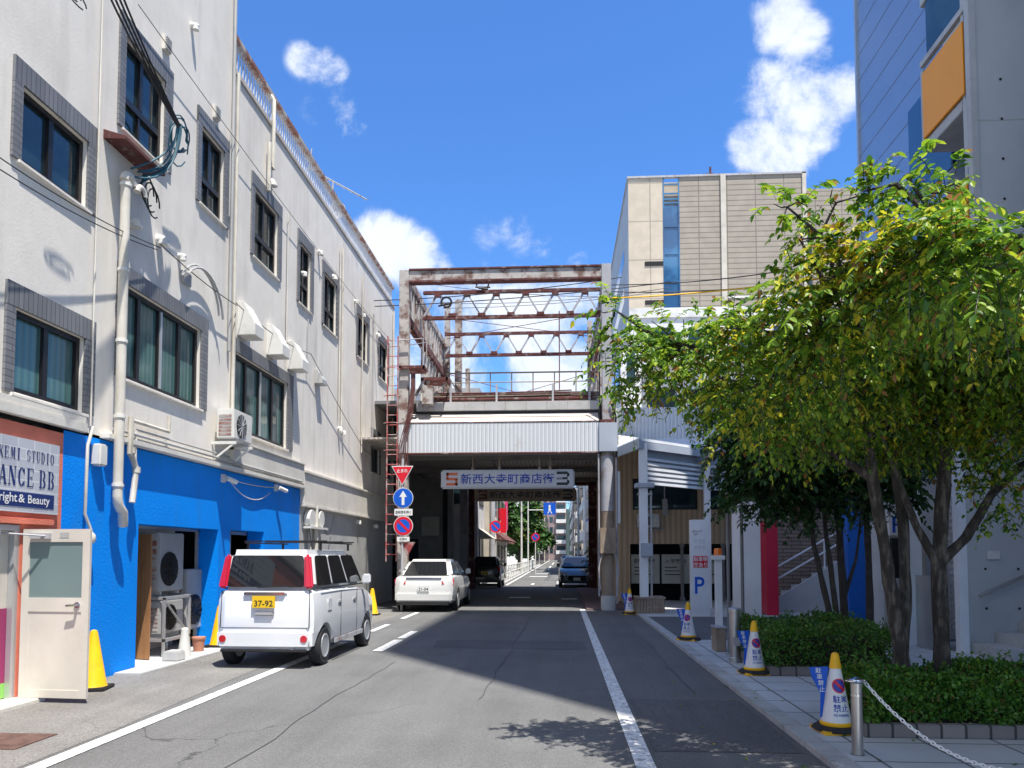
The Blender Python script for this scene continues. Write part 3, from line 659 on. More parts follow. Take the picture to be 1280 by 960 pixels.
# rusty shelf holding the cable bundle, pothead of the pipe
MB().prism([(WX, 9.35, 7.12), (WX + .3, 9.35, 7.02), (WX + .3, 9.35, 6.98), (WX, 9.35, 7.0)], (0, 1.0, 0)).build('rain_shelf', 'rust', bld)
MB().tube(arc((WX + .16, 9.68, 6.55), .1, 180, 0, 8, 'yz'), .06, 10).tube(arc((WX + .2, 9.9, 6.5), .09, 180, 0, 8, 'yz'), .05, 10).build('pipe_head', 'white_pvc', bld, smooth=True)
# shop sign over the door
sg = MB().box(WX + .002, WX + .04, 6.55, 8.62, 2.06, 2.87).build('shop_sign', 'sign_brick', bld)
X, U = (0, 1, 0), (0, 0, 1)
def slab_letter(mb, ch, y, z, w, h, x=WX + .044):
    """one stencil slab-serif capital: thick stems, thin joins, small serifs"""
    P = lambda u, v: (x, y + u * w, z + v * h)
    def R(u0, v0, u1, v1): mb.quad(P(u0, v0), P(u1, v0), P(u1, v1), P(u0, v1))
    def L(u0, v0, u1, v1, t): mb.quad(P(u0 - t, v0), P(u0 + t, v0), P(u1 + t, v1), P(u1 - t, v1))
    def stem(u, t=.13, s=.10):
        R(u - t, .0, u + t, 1.); R(u - t - s, 0, u - t, .06); R(u + t, 0, u + t + s, .06); R(u - t - s, .94, u - t, 1.); R(u + t, .94, u + t + s, 1.)
    def bow(cu, cv, ru, rv, t, a0, a1, n=14):
        A = [rad(a0 + (a1 - a0) * i / n) for i in range(n + 1)]
        for p, q in zip(A, A[1:]):
            k = lambda a: (t * (.35 + .65 * abs(math.cos(a))))
            mb.quad(P(cu + ru * math.cos(p), cv + rv * math.sin(p)), P(cu + ru * math.cos(q), cv + rv * math.sin(q)), P(cu + (ru - k(q)) * math.cos(q), cv + (rv - k(q) * .6) * math.sin(q)), P(cu + (ru - k(p)) * math.cos(p), cv + (rv - k(p) * .6) * math.sin(p)))
    if ch == 'A': L(.12, 0, .46, 1, .05); L(.86, 0, .52, 1, .13); R(.26, .3, .66, .37); R(0, 0, .28, .06); R(.64, 0, 1.05, .06)
    elif ch == 'K': stem(.22); L(.42, .46, .88, 1, .06); L(.88, 0, .48, .56, .13); R(.68, 0, 1.05, .06); R(.72, .94, 1.02, 1)
    elif ch == 'E': stem(.22); R(.38, .94, .92, 1); R(.38, 0, .95, .06); R(.38, .47, .75, .53); R(.84, .78, .93, .94); R(.86, .06, .96, .24); R(.68, .38, .76, .62)
    elif ch == 'M': L(.12, 0, .16, 1, .05); L(.28, 1, .50, .12, .11); L(.72, 1, .54, .12, .05); R(.74, 0, .98, 1); R(-.02, 0, .26, .06); R(.66, 0, 1.06, .06)
    elif ch == 'I': stem(.5, .16, .14)
    elif ch == 'S': bow(.5, .73, .42, .27, .2, 20, 250); bow(.5, .27, .42, .27, .2, 200, 430)
    elif ch == 'T': R(.37, 0, .63, .9); R(.04, .94, .96, 1); R(.04, .76, .12, .94); R(.88, .76, .96, .94); R(.24, 0, .76, .06)
    elif ch == 'U': R(.10, .3, .36, 1); R(.0, .94, .46, 1); R(.72, .3, .82, 1); R(.62, .94, .94, 1); bow(.46, .3, .36, .3, .2, 180, 360)
    elif ch == 'D': stem(.22); bow(.42, .5, .52, .5, .27, -82, 82)
    elif ch == 'O': bow(.5, .5, .48, .5, .27, 98, 262); bow(.5, .5, .48, .5, .27, -82, 82)
    elif ch == 'N': L(.14, 0, .14, 1, .05); L(.24, 1, .82, 0, .14); L(.88, .1, .88, 1, .05); R(-.02, 0, .3, .06); R(.72, .94, 1.04, 1)
    elif ch == 'C': bow(.52, .5, .48, .5, .27, 40, 320); R(.84, .66, .94, .96); R(.84, .04, .94, .3)
    elif ch == 'B': stem(.22); bow(.46, .74, .40, .26, .22, -84, 84); bow(.46, .26, .46, .26, .24, -84, 84)
def slab_word(mb, word, y0, y1, z, h):
    n = len(word); p = (y1 - y0) / n
    for i, ch in enumerate(word): slab_letter(mb, ch, y0 + i * p + p * .06, z, p * .80, h)
t = MB(); slab_word(t, 'AKEMI', 7.54, 7.985, 2.63, .125); slab_word(t, 'STUDIO', 8.06, 8.53, 2.63, .125)
slab_word(t, 'DANCE', 7.50, 8.21, 2.345, .205); slab_word(t, 'BB', 8.27, 8.56, 2.345, .205)
t.build('lettering', 'navy', sg, fix=False)
MB().box(WX + .04, WX + .044, 6.6, 8.54, 2.12, 2.28).build('blue_band', 'navy', sg)
t = MB(); text(t, 'Bright', (WX + .044, 7.58, 2.135), X, U, .35, .13); text(t, '&', (WX + .044, 7.95, 2.165), X, U, .10, .09); text(t, 'Beauty', (WX + .044, 8.1, 2.135), X, U, .36, .12); t.build('lettering', 'sign_white', sg, fix=False)

# air conditioners
def outdoor_unit(label, x, y, z, w=.8, h=.58, d=.3, group=None, legs=True, mat='white_metal'):
    r = thing('air_conditioner', label, 'air conditioner', (x, y, z), group)
    body = MB().box(x, x + d, y, y + w, z + .05, z + h).build('casing', mat, r, bevel=.015)
    h0, h = h, min(h, w * .95)
    MB().lathe([(h * .36, 0), (h * .36, .012)], (x + d + .002, y + w * .4, z + h * .53), 26, 'x').build('fan_opening', 'dark', r)
    g = MB()
    for q in range(1, 6): disc(g, (x + d + .022, y + w * .4, z + h * .53), (0, 1, 0), (0, 0, 1), h * .06 * q + .006, 26, h * .06 * q)
    for a in range(0, 180, 30):
        c, s = math.cos(rad(a)) * h * .36, math.sin(rad(a)) * h * .36; g.beam((x + d + .02, y + w * .4 - c, z + h * .53 - s), (x + d + .02, y + w * .4 + c, z + h * .53 + s), .008)
    g.build('fan_guard', 'greysteel' if mat == 'white_metal' else 'alu', r, fix=False); h = h0
    l = MB()
    for q in range(6): l.box(x + .04, x + d - .04, y - .006, y + .002, z + .1 + q * (h - .18) / 6, z + .1 + (q + .62) * (h - .18) / 6)
    l.build('side_louvre', 'rustrail', r)
    if legs: MB().box(x + .02, x + d - .02, y + .1, y + .14, z, z + .05).box(x + .02, x + d - .02, y + w - .14, y + w - .1, z, z + .05).each('foot', 'greysteel', r)
    return r
acu = outdoor_unit('white air conditioner unit hung on the wall under the second floor windows', WX + .08, 12.62, 3.52, .78, .56, .3)
MB().box(WX, WX + .42, 12.62, 12.66, 3.47, 3.52).box(WX, WX + .42, 13.3, 13.34, 3.47, 3.52).beam((WX + .02, 12.64, 3.2), (WX + .38, 12.64, 3.48), .03).beam((WX + .02, 13.32, 3.2), (WX + .38, 13.32, 3.48), .03).each('wall_bracket', 'white_metal', acu)
G = 'condenser units in the blue recess'
outdoor_unit('tall pale condenser on the steel stand, nearer one in the blue recess', -6.45, 11.42, .98, .78, .96, .32, G, mat='greypipe')
outdoor_unit('grey condenser standing right of the steel stand in the blue recess', -6.50, 12.4, .30, .74, 1.05, .32, G, mat='greypipe')
outdoor_unit('low condenser inside the bottom of the steel stand', -6.45, 11.5, .32, .72, .56, .32, G, mat='greypipe')
stnd = MB()
for xx in (-6.46, -6.08):
    for yy in (11.46, 12.26): stnd.box(xx, xx + .04, yy, yy + .04, .03, .94)
for zz in (.26, .9):
    stnd.box(-6.46, -6.04, 11.46, 11.5, zz, zz + .05).box(-6.46, -6.04, 12.26, 12.3, zz, zz + .05).box(-6.08, -6.04, 11.5, 12.26, zz, zz + .05).box(-6.46, -6.42, 11.5, 12.26, zz, zz + .05)
stnd.beam((-6.06, 11.48, .9), (-6.06, 12.28, .3), .03)
tag(stnd.build('steel_stand', 'silver', bevel=.004), 'grey steel stand carrying stacked condensers in the blue recess', 'stand')
tag(MB().prism([(-6.36, 11.22, .04), (-6.10, 11.14, .04), (-6.10, 11.17, .04), (-6.36, 11.25, .04)], (0, 0, 1.86)).build('wooden_board', 'wood', bevel=.004), 'brown wooden board leaning upright at the left edge of the blue opening', 'board')
tag(MB().prism([(-5.84, 11.0, .035), (-5.58, 11.0, .035), (-5.61, 11.0, .18), (-5.81, 11.0, .18)], (0, .26, 0)).build('concrete_block', 'concrete_light', bevel=.015), 'pale concrete block on the step in front of the condensers', 'block')
tag(MB().lathe([(.10, 0), (.10, .03), (.06, .34), (.055, .42), (.03, .44)], (-5.76, 11.55, .035), 12).build('capped_post', 'white_metal', smooth=True), 'short white weighted post base standing behind the concrete block', 'post base')
tag(MB().lathe([(.075, 0), (.10, .2), (.11, .2), (.11, .23), (.085, .23)], (-5.85, 12.2, .035), 14).build('flower_pot', 'terracotta', smooth=True), 'pinkish empty plant pot on the step by the condensers', 'pot')
def plain_cone(label, x, y, z, rz=0.):
    r = thing('traffic_cone', label, 'traffic cone', (x, y, z), 'plain yellow cones along the blue wall')
    MB().lathe([(.165, .035), (.15, .06), (.045, .66), (.035, .69), (.01, .70)], (x, y, z), 20).build('cone_body', 'yellow_cone', r, smooth=True)
    MB().box(x - .19, x + .19, y - .19, y + .19, z, z + .04).build('base', 'black_rubber', r, bevel=.012)
    r.rotation_euler[2] = rz; return r
plain_cone('yellow traffic cone behind the open cream door', -5.53, 8.86, 0.006, .2)
plain_cone('yellow traffic cone at the right side of the blue opening', -5.80, 12.85, .035)
plain_cone('yellow traffic cone by the wall between the white van and the white car', -4.95, 20.1, .006)
for i, (y, z, lb) in enumerate(((13.05, 2.93, 'white security camera on the blue wall below the air conditioner'), (15.55, 2.98, 'white security camera on the blue wall left of the wall end'))):
    r = thing('security_camera', lb, 'camera', (WX, y, z), 'cameras on the blue wall')
    MB().box(WX, WX + .05, y - .05, y + .05, z - .07, z + .07).tube([(WX + .03, y, z), (WX + .12, y, z - .02)], .018, 8).build('mount', 'white_metal', r)
    MB().tube([(WX + .10, y - .04, z + .0), (WX + .2, y + .14, z - .06)], .042, 12).build('camera_body', 'white_metal', r, smooth=True)
# aerial and dish on the roof
r = thing('television_aerial', 'thin television aerial standing on the roof edge', 'aerial', (-6.3, 20.6, 10.45))
MB().tube([(-6.3, 20.6, 10.45), (-6.3, 20.6, 12.05)], .02, 6).build('mast', 'greysteel', r)
a = MB(); a.tube([(-6.85, 20.2, 12.2), (-5.5, 21.2, 11.75)], .022, 5)
for i in range(9):
    f = i / 8; c = Vector((-6.85, 20.2, 12.2)).lerp(Vector((-5.5, 21.2, 11.75)), f); a.beam(c + Vector((-.10, .12, .05)), c + Vector((.10, -.12, -.05)), .012)
a.beam((-6.85, 20.2, 12.2), (-6.78, 20.2, 12.75), .025); a.beam((-6.85, 20.2, 12.2), (-6.95, 20.2, 11.9), .025)
a.build('antenna', 'greysteel', r)
r = thing('satellite_dish', 'round white satellite dish behind the roof railing', 'dish', (-6.25, 20.9, 10.45))
MB().tube([(-6.25, 20.9, 10.45), (-6.25, 20.9, 11.2)], .025, 6).build('mast', 'greysteel', r)
MB().lathe([(.02, 0), (.14, -.02), (.25, -.07), (.25, -.062), (.14, -.012), (.02, .008)], (-6.25, 20.9, 11.3), 18, 'y').build('reflector', 'white_metal', r, smooth=True)

# cables along the left wall
def cable(name, label, paths, r, mat='wire', group='cables on the white building'):
    mb = MB()
    for p in paths: mb.tube(p, r, 5)
    return tag(mb.build(name, mat, smooth=True), label, 'cable', group)
random.seed(11)
hub = Vector((WX + .42, 10.45, 7.75)); pole = Vector((-3.6, 3.2, 7.2))
cable('cable_bundle', 'thick black cable bundle coming down to the tall upper window', [sag(Vector((-4.9 + i * .05, 7.2, 8.02 + i * .03)), hub + Vector((0, i * .02, i * .02)), .08) for i in range(4)], .013)
loops = []
for i in range(7):
    a, b = hub + Vector((0, random.uniform(-.05, .1), random.uniform(-.1, .1))), Vector((WX + .2, 9.75 + random.uniform(-.1, .25), 6.75 + random.uniform(-.1, .1)))
    m = a.lerp(b, .5) + Vector((.1, random.uniform(.2, .55), random.uniform(-.35, .15)))
    loops.append([a.lerp(m, t) * (1 - t) + m.lerp(b, t) * t for t in [k / 10 for k in range(11)]])
cable('cable_loop', 'tangle of teal cables looping past the tall upper window', loops, .014, 'bluewire')
lp = []
for i in range(4):
    c = Vector((WX + .3, 10.75 + random.uniform(-.1, .1), 7.72 + random.uniform(-.1, .1))); R_ = random.uniform(.16, .3)
    lp.append([c + Vector((.05 * math.sin(a), R_ * math.cos(a), R_ * 1.1 * math.sin(a))) for a in [k * 2 * math.pi / 14 for k in range(14)]])
cable('cable_coil', 'round coil of teal cable hanging at the corner of the tall upper window', lp, .011, 'bluewire')
cable('cable_coil', 'small black loops of cable hanging below the rusty wall shelf', [[Vector((WX + .22, 10.05 + .2 * i * .4 + .16 * math.cos(a), 6.62 - .05 * i + .2 * math.sin(a))) for a in [k * 2 * math.pi / 14 for k in range(13)]] for i in range(3)], .011)
cable('cable_coil', 'black coils of spare cable near the top left corner of the photo', [[Vector((WX + .6, 7.7 + i * .1 + .22 * math.cos(a), 7.75 + .08 * math.sin(a) - .02 * i)) for a in [k * 2 * math.pi / 16 for k in range(15)]] for i in range(2)], .008)
cable('service_wire', 'thin wire running down across the lower left window of the white building', [sag((WX + .35, 6.2, 5.55), (WX + .12, 10.6, 6.05), .12), sag((WX + .3, 6.2, 5.45), (WX + .12, 10.5, 5.98), .12)], .007)
cable('service_wire', 'long thin wire running along the white building above the second row of windows', [sag((WX + .12, 10.6, 6.1), (WX + .14, 13.2, 6.05), .05), sag((WX + .12, 13.2, 6.1), (WX + .14, 17.3, 6.25), .12), sag((WX + .14, 17.3, 6.25), (WX + .14, 22.2, 4.7), .05), sag((WX + .14, 22.2, 4.7), (WX + .14, 24.4, 4.75), .06)], .008)
cable('service_wire', 'thin wire running under the top windows of the white building', [sag((WX + .1, 9.9, 9.2), (WX + .1, 26, 8.95), .15)], .006)
cable('service_wire', 'grey cables gathered over the four pane window of the white building', [arc((WX + .1, 11.9, 5.55), .7, 150, 10, 10, 'yz'), arc((WX + .14, 11.95, 5.5), .72, 140, 10, 10, 'yz')], .02, 'greypipe')
cable('service_wire', 'white wire drooping on the blue wall by the security camera', [sag((WX + .04, 13.2, 2.95), (WX + .04, 15.2, 2.85), .25), sag((WX + .04, 13.4, 2.93), (WX + .04, 15.5, 2.98), .03)], .008, 'white_pvc')
# pipe stack beside the end of the blue wall
r = thing('pipe_stack', 'white junction boxes and pipes at the right end of the blue wall', 'pipes', (WX, 17.5, 0))
MB().tube([(WX + .1, 17.95, 0), (WX + .1, 17.95, 2.75)], .06, 10).tube([(WX + .08, 17.6, .2), (WX + .08, 17.6, 2.3)], .04, 8).each('pipe', 'white_pvc', r, smooth=True)
MB().lathe([(.22, 0), (.22, .14)], (WX + .02, 17.55, 2.42), 18, 'x').lathe([(.2, 0), (.2, .12)], (WX + .02, 18.3, 2.45), 18, 'x').box(WX, WX + .2, 17.3, 18.6, 2.2, 2.25).each('junction_box', 'white_metal', r)
MB().tube(sag((WX + .15, 18.4, 2.3), (WX + .12, 19.3, 2.6), .35), .01, 5).tube(sag((WX + .15, 17.3, 2.3), (WX + .12, 17.9, 1.5), .2), .01, 5).build('wire', 'wire', r)
# ------------------------------------------------------------------ arcade gate across the road
G0 = 22.2
gate = thing('arcade_gate', 'rusty steel arcade frame over the road with white corrugated front and open trusses', 'arcade gate', (-1.7, G0, 0))
def hcol(x, y, z0, z1, w, name, mat):
    mb = MB(); mb.box(x - w / 2, x + w / 2, y - w / 2, y - w / 2 + .03, z0, z1).box(x - w / 2, x + w / 2, y + w / 2 - .03, y + w / 2, z0, z1).box(x - .02, x + .02, y - w / 2 + .03, y + w / 2 - .03, z0, z1)
    return mb.build(name, mat, gate)
MB().box(-4.75, -4.46, G0 + .02, G0 + .3, 0, 10.06).build('post', 'steel_rust', gate, bevel=.01)
MB().box(1.24, 1.52, G0 + .02, G0 + .3, 5.5, 10.12).build('post', 'greysteel', gate, bevel=.01)
MB().box(1.18, 1.58, G0 - .05, G0 + .35, 5.34, 5.5).build('post_collar', 'rust', gate)
lp = MB().lathe([(.19, 0), (.19, 4.55)], (1.38, G0 + .15, 0), 18).build('post', 'brownsteel', gate, smooth=True)
MB().lathe([(.195, 0), (.195, 1.6)], (1.38, G0 + .15, 2.85), 18).build('pale_sleeve', 'greysteel', gate, smooth=True)
MB().lathe([(.21, 0), (.21, .42)], (1.38, G0 + .15, .0), 18).build('post_foot', 'concrete', gate, smooth=True)
MB().box(1.14, 1.60, G0 - .14, G0 - .02, 1.62, 2.36).build('switch_box', 'brownsteel', gate, bevel=.012)
MB().tube([(1.12, G0 - .02, .4), (1.12, G0 - .02, 4.5)], .025, 7).tube([(1.63, G0, .2), (1.63, G0, 4.5)], .03, 7).tube([(1.2, G0 - .08, 1.62), (1.1, G0 - .1, 1.2), (1.16, G0 - .08, .6)], .018, 6).tube([(1.56, G0 - .08, 1.62), (1.68, G0 - .1, 1.2), (1.6, G0 - .08, .6)], .018, 6).build('conduit', 'greysteel', gate, smooth=True)
MB().box(1.62, 1.74, G0 + .05, G0 + .12, 2.5, 4.0).build('narrow_plate', 'sign_white', gate)
MB().tube([(1.16, G0 - .06, 4.5), (1.16, G0 - .06, 7.4)], .022, 6).tube([(1.62, G0 - .04, 4.4), (1.62, G0 - .04, 5.6), (1.48, G0 - .04, 6.0)], .03, 6).build('conduit', 'alu', gate, smooth=True)
# top frame
MB().box(-4.46, 1.24, G0 + .04, G0 + .26, 9.72, 10.04).build('top_beam', 'steel_rust', gate, bevel=.01)
MB().box(-4.46, 1.24, G0, G0 + .3, 9.68, 9.73).box(-4.46, 1.24, G0, G0 + .3, 10.045, 10.09).build('beam_flange', 'rust', gate)
for x, mt in ((-4.55, 'steel_rust'), (1.36, 'steel_rust')):
    sf = MB(); sf.box(x - .07, x + .07, G0 + .31, 31, 9.75, 10.0).build('side_beam', mt, gate)
    sl = MB(); y = G0 + .65
    while y < 31: sl.box(x - .04, x + .04, y - .09, y + .09, 8.72, 9.74); y += .46
    sl.build('side_slats', mt, gate)
    ch = MB(); ch.box(x - .1, x - .06, G0 + .31, 31, 8.5, 8.72).box(x + .06, x + .1, G0 + .31, 31, 8.5, 8.72)
    y = G0 + .5
    while y < 31: ch.box(x - .06, x + .06, y, y + .12, 8.48, 8.54); ch.box(x - .06, x + .06, y + .1, y + .16, 8.54, 8.7); y += .5
    ch.build('side_chord', 'rust', gate)
    lo = MB(); y = 25.
    while y < 31: lo.box(x - .04, x + .04, y - .06, y + .06, 6.5, 8.48); y += .62
    lo.build('lower_slats', 'steel_rust', gate)
for y in (24.3, 29.0):
    tr = MB(); X0, X1 = -4.4, 1.3
    tr.box(X0, X1, y - .06, y + .06, 10.02, 10.12).box(X0, X1, y - .06, y + .06, 9.18, 9.29)
    t = tr.build('truss', 'rust', gate)
    w = MB(); n = 6; ps = (X1 - X0) / n; gs = MB()
    for i in range(n):
        a = X0 + ps * i
        w.beam((a, y, 9.25), (a + ps / 2, y, 10.05), .06).beam((a + ps / 2, y, 10.05), (a + ps, y, 9.25), .045)
        gs.box(a + ps / 2 - .11, a + ps / 2 + .11, y - .07, y + .07, 9.93, 10.03); gs.box(a + ps - .12, a + ps + .12, y - .07, y + .07, 9.27, 9.37)
    w.build('web', 'greysteel', t); gs.each('gusset', 'rust', t)
hcol(-3.95, 29.6, 6.4, 11.6, .26, 'inner_post', 'steel_rust'); hcol(-4.35, 29.3, 6.4, 11.3, .2, 'inner_post', 'steel_rust'); hcol(-3.75, 31.0, 6.4, 9.2, .18, 'inner_post', 'steel_rust'); hcol(1.18, 29.4, 6.4, 10.6, .2, 'inner_post', 'steel_rust')
cw = MB()
cw.tube([(-4.3, 24.2, 9.3), (1.2, 29, 9.9)], .012, 4).tube([(1.2, 24.2, 9.3), (-4.3, 29, 9.9)], .012, 4).tube([(-4.2, 29, 8.5), (1.2, 29.1, 7.0)], .012, 4).tube([(1.2, 29, 8.5), (-4.2, 29.1, 7.0)], .012, 4).tube([(.0, 26.5, 6.6), (.0, 26.5, 10.1)], .02, 5)
cw.build('cross_brace', 'rust', gate)
# roof edge: corrugated fascia, sloped flashing, gutter, catwalk
MB().box(-4.72, 1.13, G0 - .04, G0 + .02, 4.57, 5.44).build('corrugated_fascia', 'corrugated', gate)
MB().box(-4.74, 1.14, G0 - .06, G0 + .02, 4.53, 4.57).box(-4.74, 1.14, G0 - .05, G0 + .03, 5.44, 5.47).build('fascia_trim', 'rust', gate)
MB().box(1.13, 1.66, G0 - .10, G0 - .02, 4.56, 5.40).build('corner_box', 'grey_paint', gate, bevel=.01)
MB().prism([(-4.72, G0 + .02, 5.45), (-4.72, G0 + .62, 5.84), (-4.72, G0 + .62, 5.70), (-4.72, G0 + .02, 5.40)], (5.86, 0, 0)).build('flashing', 'slope', gate)
MB().box(-4.3, 1.13, G0 + .35, G0 + .37, 5.665, 5.685).build('flashing_seam', 'brownsteel', gate)
gt = MB().box(-4.3, 1.2, G0 + .5, G0 + .75, 5.90, 6.17)
gt.build('gutter', 'concrete_light', gate, bevel=.012)
MB().box(-4.3, 1.2, G0 + .55, G0 + .72, 5.84, 5.9).build('gutter_shadow_gap', 'alu', gate)
pj = MB()
for i in range(9): pj.box(-4.1 + i * .62, -4.09 + i * .62, G0 + .495, G0 + .5, 5.9, 6.17)
pj.build('gutter_joint', 'brownsteel', gate)
random.seed(12)
for i in range(7):
    zz = 6.2 + i * .05; MB().tube(sag((-4.1 + random.uniform(0, .5), G0 + .78, zz), (1.15 - random.uniform(0, .8), G0 + .79, zz + random.uniform(-.04, .06)), random.uniform(0, .05), 8), random.uniform(.012, .03), 6).build('walkway_pipe', random.choice(['rust', 'brownsteel', 'rust']), gate, smooth=True)
fl = MB().box(-4.2, 1.2, G0 + .9, G0 + 1.7, 6.42, 6.5)
for i in range(5): fl.box(-3.9, 1.2, G0 + .82, G0 + .86, 6.18 + i * .075, 6.215 + i * .075)
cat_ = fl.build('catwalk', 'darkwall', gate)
for x in (-3.3, -1.9, -.2, .9): MB().box(x - .03, x + .03, G0 + .74, G0 + .8, 5.95, 6.75).build('stay', 'greysteel', cat_)
MB().box(-4.4, 1.22, G0 + 1.75, G0 + 2.0, 6.46, 6.72).build('roof_kerb', 'ledge', gate)
rr = MB(); yr = G0 + .85
rr.tube([(-3.45, yr, 7.12), (1.2, yr, 7.12)], .025, 6).tube([(-3.45, yr, 6.83), (1.2, yr, 6.83)], .016, 6).tube([(-3.45, yr, 7.12), (-3.45, yr + 3.5, 7.12)], .025, 6)
for i in range(8): rr.tube([(-3.4 + i * .65, yr, 6.45), (-3.4 + i * .65, yr, 7.12)], .018, 5)
rr.build('guard_rail', 'brownsteel', gate)
MB().box(-6.0, 1.6, G0 + 1.8, 36.6, 6.4, 6.5).build('roof_deck', 'tile_roof', gate)
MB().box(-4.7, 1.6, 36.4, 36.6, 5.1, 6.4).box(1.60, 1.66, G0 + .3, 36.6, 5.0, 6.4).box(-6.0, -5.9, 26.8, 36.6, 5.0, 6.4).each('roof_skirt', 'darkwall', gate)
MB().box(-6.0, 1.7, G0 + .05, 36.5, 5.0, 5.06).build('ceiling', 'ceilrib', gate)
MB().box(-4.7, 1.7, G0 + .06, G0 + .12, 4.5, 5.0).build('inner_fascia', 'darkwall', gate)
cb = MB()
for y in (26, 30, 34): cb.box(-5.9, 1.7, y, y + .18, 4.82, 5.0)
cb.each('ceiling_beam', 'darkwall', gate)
MB().box(-4.75, 1.75, 36.2, 36.42, 4.85, 5.1).box(1.34, 1.72, 36.1, 36.45, 0, 5.1).each('rear_frame', 'rust', gate)
MB().box(-4.72, -4.36, 36.0, 36.4, 0, 5.0).box(-5.3, -5.05, 36.0, 36.3, 0, 5.0).each('rear_post', 'greysteel', gate)
MB().box(-4.30, -4.02, 35.9, 36.3, 0, 5.0).build('rear_post', 'rust', gate)
# grated landings by the left post
for (x0, x1, y0, y1, z) in ((-4.7, -3.95, G0 - .15, G0 + .55, 7.05), (-4.1, -3.3, G0 + .1, G0 + .9, 6.75)):
    gr = MB(); gr.box(x0, x1, y0, y0 + .05, z, z + .09).box(x0, x1, y1 - .05, y1, z, z + .09).box(x0, x0 + .05, y0, y1, z, z + .09).box(x1 - .05, x1, y0, y1, z, z + .09)
    for i in range(1, 5): gr.box(x0 + .05, x1 - .05, y0 + (y1 - y0) * i / 5 - .035, y0 + (y1 - y0) * i / 5 + .035, z + .02, z + .08)
    gr.build('grated_landing', 'rust', gate)
MB().beam((-4.6, G0 + .05, 5.6), (-3.9, G0 + .2, 7.0), .08).beam((-4.1, G0 + .3, 6.0), (-3.4, G0 + .5, 6.75), .06).beam((-3.9, G0 + .2, 5.9), (-3.9, G0 + .2, 7.0), .07).box(-4.05, -3.75, G0 + .1, G0 + .35, 6.05, 6.6).each('landing_brace', 'steel_rust', gate)
MB().tube([(-4.75, G0 - .1, 7.9), (-4.0, G0 - .1, 7.95), (-4.0, G0 - .1, 7.1)], .02, 5).tube([(-4.0, G0 + .5, 7.1), (-4.0, G0 + .5, 8.0), (-4.75, G0 + .5, 7.9)], .02, 5).build('landing_rail', 'greysteel', gate)
pc = MB()
random.seed(5)
for i in range(5):
    o = i * .11
    pc.tube([(-4.36 + o * .25, G0 - .02, 6.95), (-4.34 + o * .25, G0 - .12, 6.5), (-4.42 + o * .3, G0 - .16, 5.7), (-4.55 + o * .3, G0 - .16, 5.25), (-4.68 + o * .6, G0 - .16, 4.75), (-4.7 + o * .6, G0 - .16, 4.2)], .014, 6)
pc.build('cable_bundle', 'rust', gate, smooth=True)
ld = MB(); lx0, lx1, ly = -5.02, -4.72, G0 - .25
ld.box(lx0 - .015, lx0 + .015, ly, ly + .05, 1.4, 8.0).box(lx1 - .015, lx1 + .015, ly, ly + .05, 1.4, 8.0)
z = 1.6
while z < 7.9: ld.tube([(lx0, ly + .025, z), (lx1, ly + .025, z)], .014, 5); z += .29
ladder = ld.build('ladder', 'red_ladder', gate)
hp = MB()
for z in (4.6, 5.4, 6.2, 7.0, 7.8): hp.tube(arc(((lx0 + lx1) / 2, ly, z), .24, 180, 360, 8, 'xy'), .012, 5)
hp.each('safety_hoop', 'red_ladder', ladder)
# wires through the open frame
def wire(name, label, paths, r=.012, mat='wire', group=None):
    mb = MB()
    for p in paths: mb.tube(p, r, 5)
    return tag(mb.build(name, mat, smooth=True), label, 'cable', group)
WG = 'overhead wires round the arcade gate'
wire('overhead_wire', 'two black wires crossing just under the top beam of the arcade frame', [sag((-5.8, 23.4, 9.55), (1.9, 23.2, 10.05), .12), sag((-5.8, 23.5, 9.4), (3.4, 23.3, 9.9), .1)], .016, group=WG)
wire('overhead_wire', 'thin wires slanting behind the first truss of the arcade frame', [sag((-4.4, 26, 10.3), (4, 27.5, 11.2), .2), sag((-4.4, 27, 11.3), (4, 26, 10.4), .2), sag((-4.4, 28.4, 10.9), (4, 28.4, 11.4), .15)], .011, group=WG)
wire('cable_splice', 'looped black splice hanging near the left end of the top beam', [arc((-3.5, 23.3, 9.42), .16, 200, -120, 12, 'xz'), [(-3.75, 23.3, 9.3), (-3.35, 23.3, 9.38)], [(-2.5, 23.3, 9.85), (-2.2, 23.3, 9.80)]], .035, group=WG)
wire('cable_splice', 'looped black splice sitting on the first truss near its left end', [arc((-2.45, 24.1, 10.28), .2, 200, -100, 12, 'xz'), [(-2.68, 24.1, 10.16), (-2.2, 24.1, 10.14)]], .03, group=WG)
wire('overhead_wire', 'yellow sleeved wires running from the right gate post to the tree', [sag((1.5, 22.3, 9.1), (7.5, 20.5, 9.0), .1)], .022, 'yellow_cone', WG)
wire('overhead_wire', 'black wires running right from the top of the right gate post', [sag((1.5, 22.3, 9.5), (8, 20.5, 9.5), .2), sag((1.5, 22.3, 9.3), (8, 20.6, 9.1), .2)], .016, 'wire', WG)

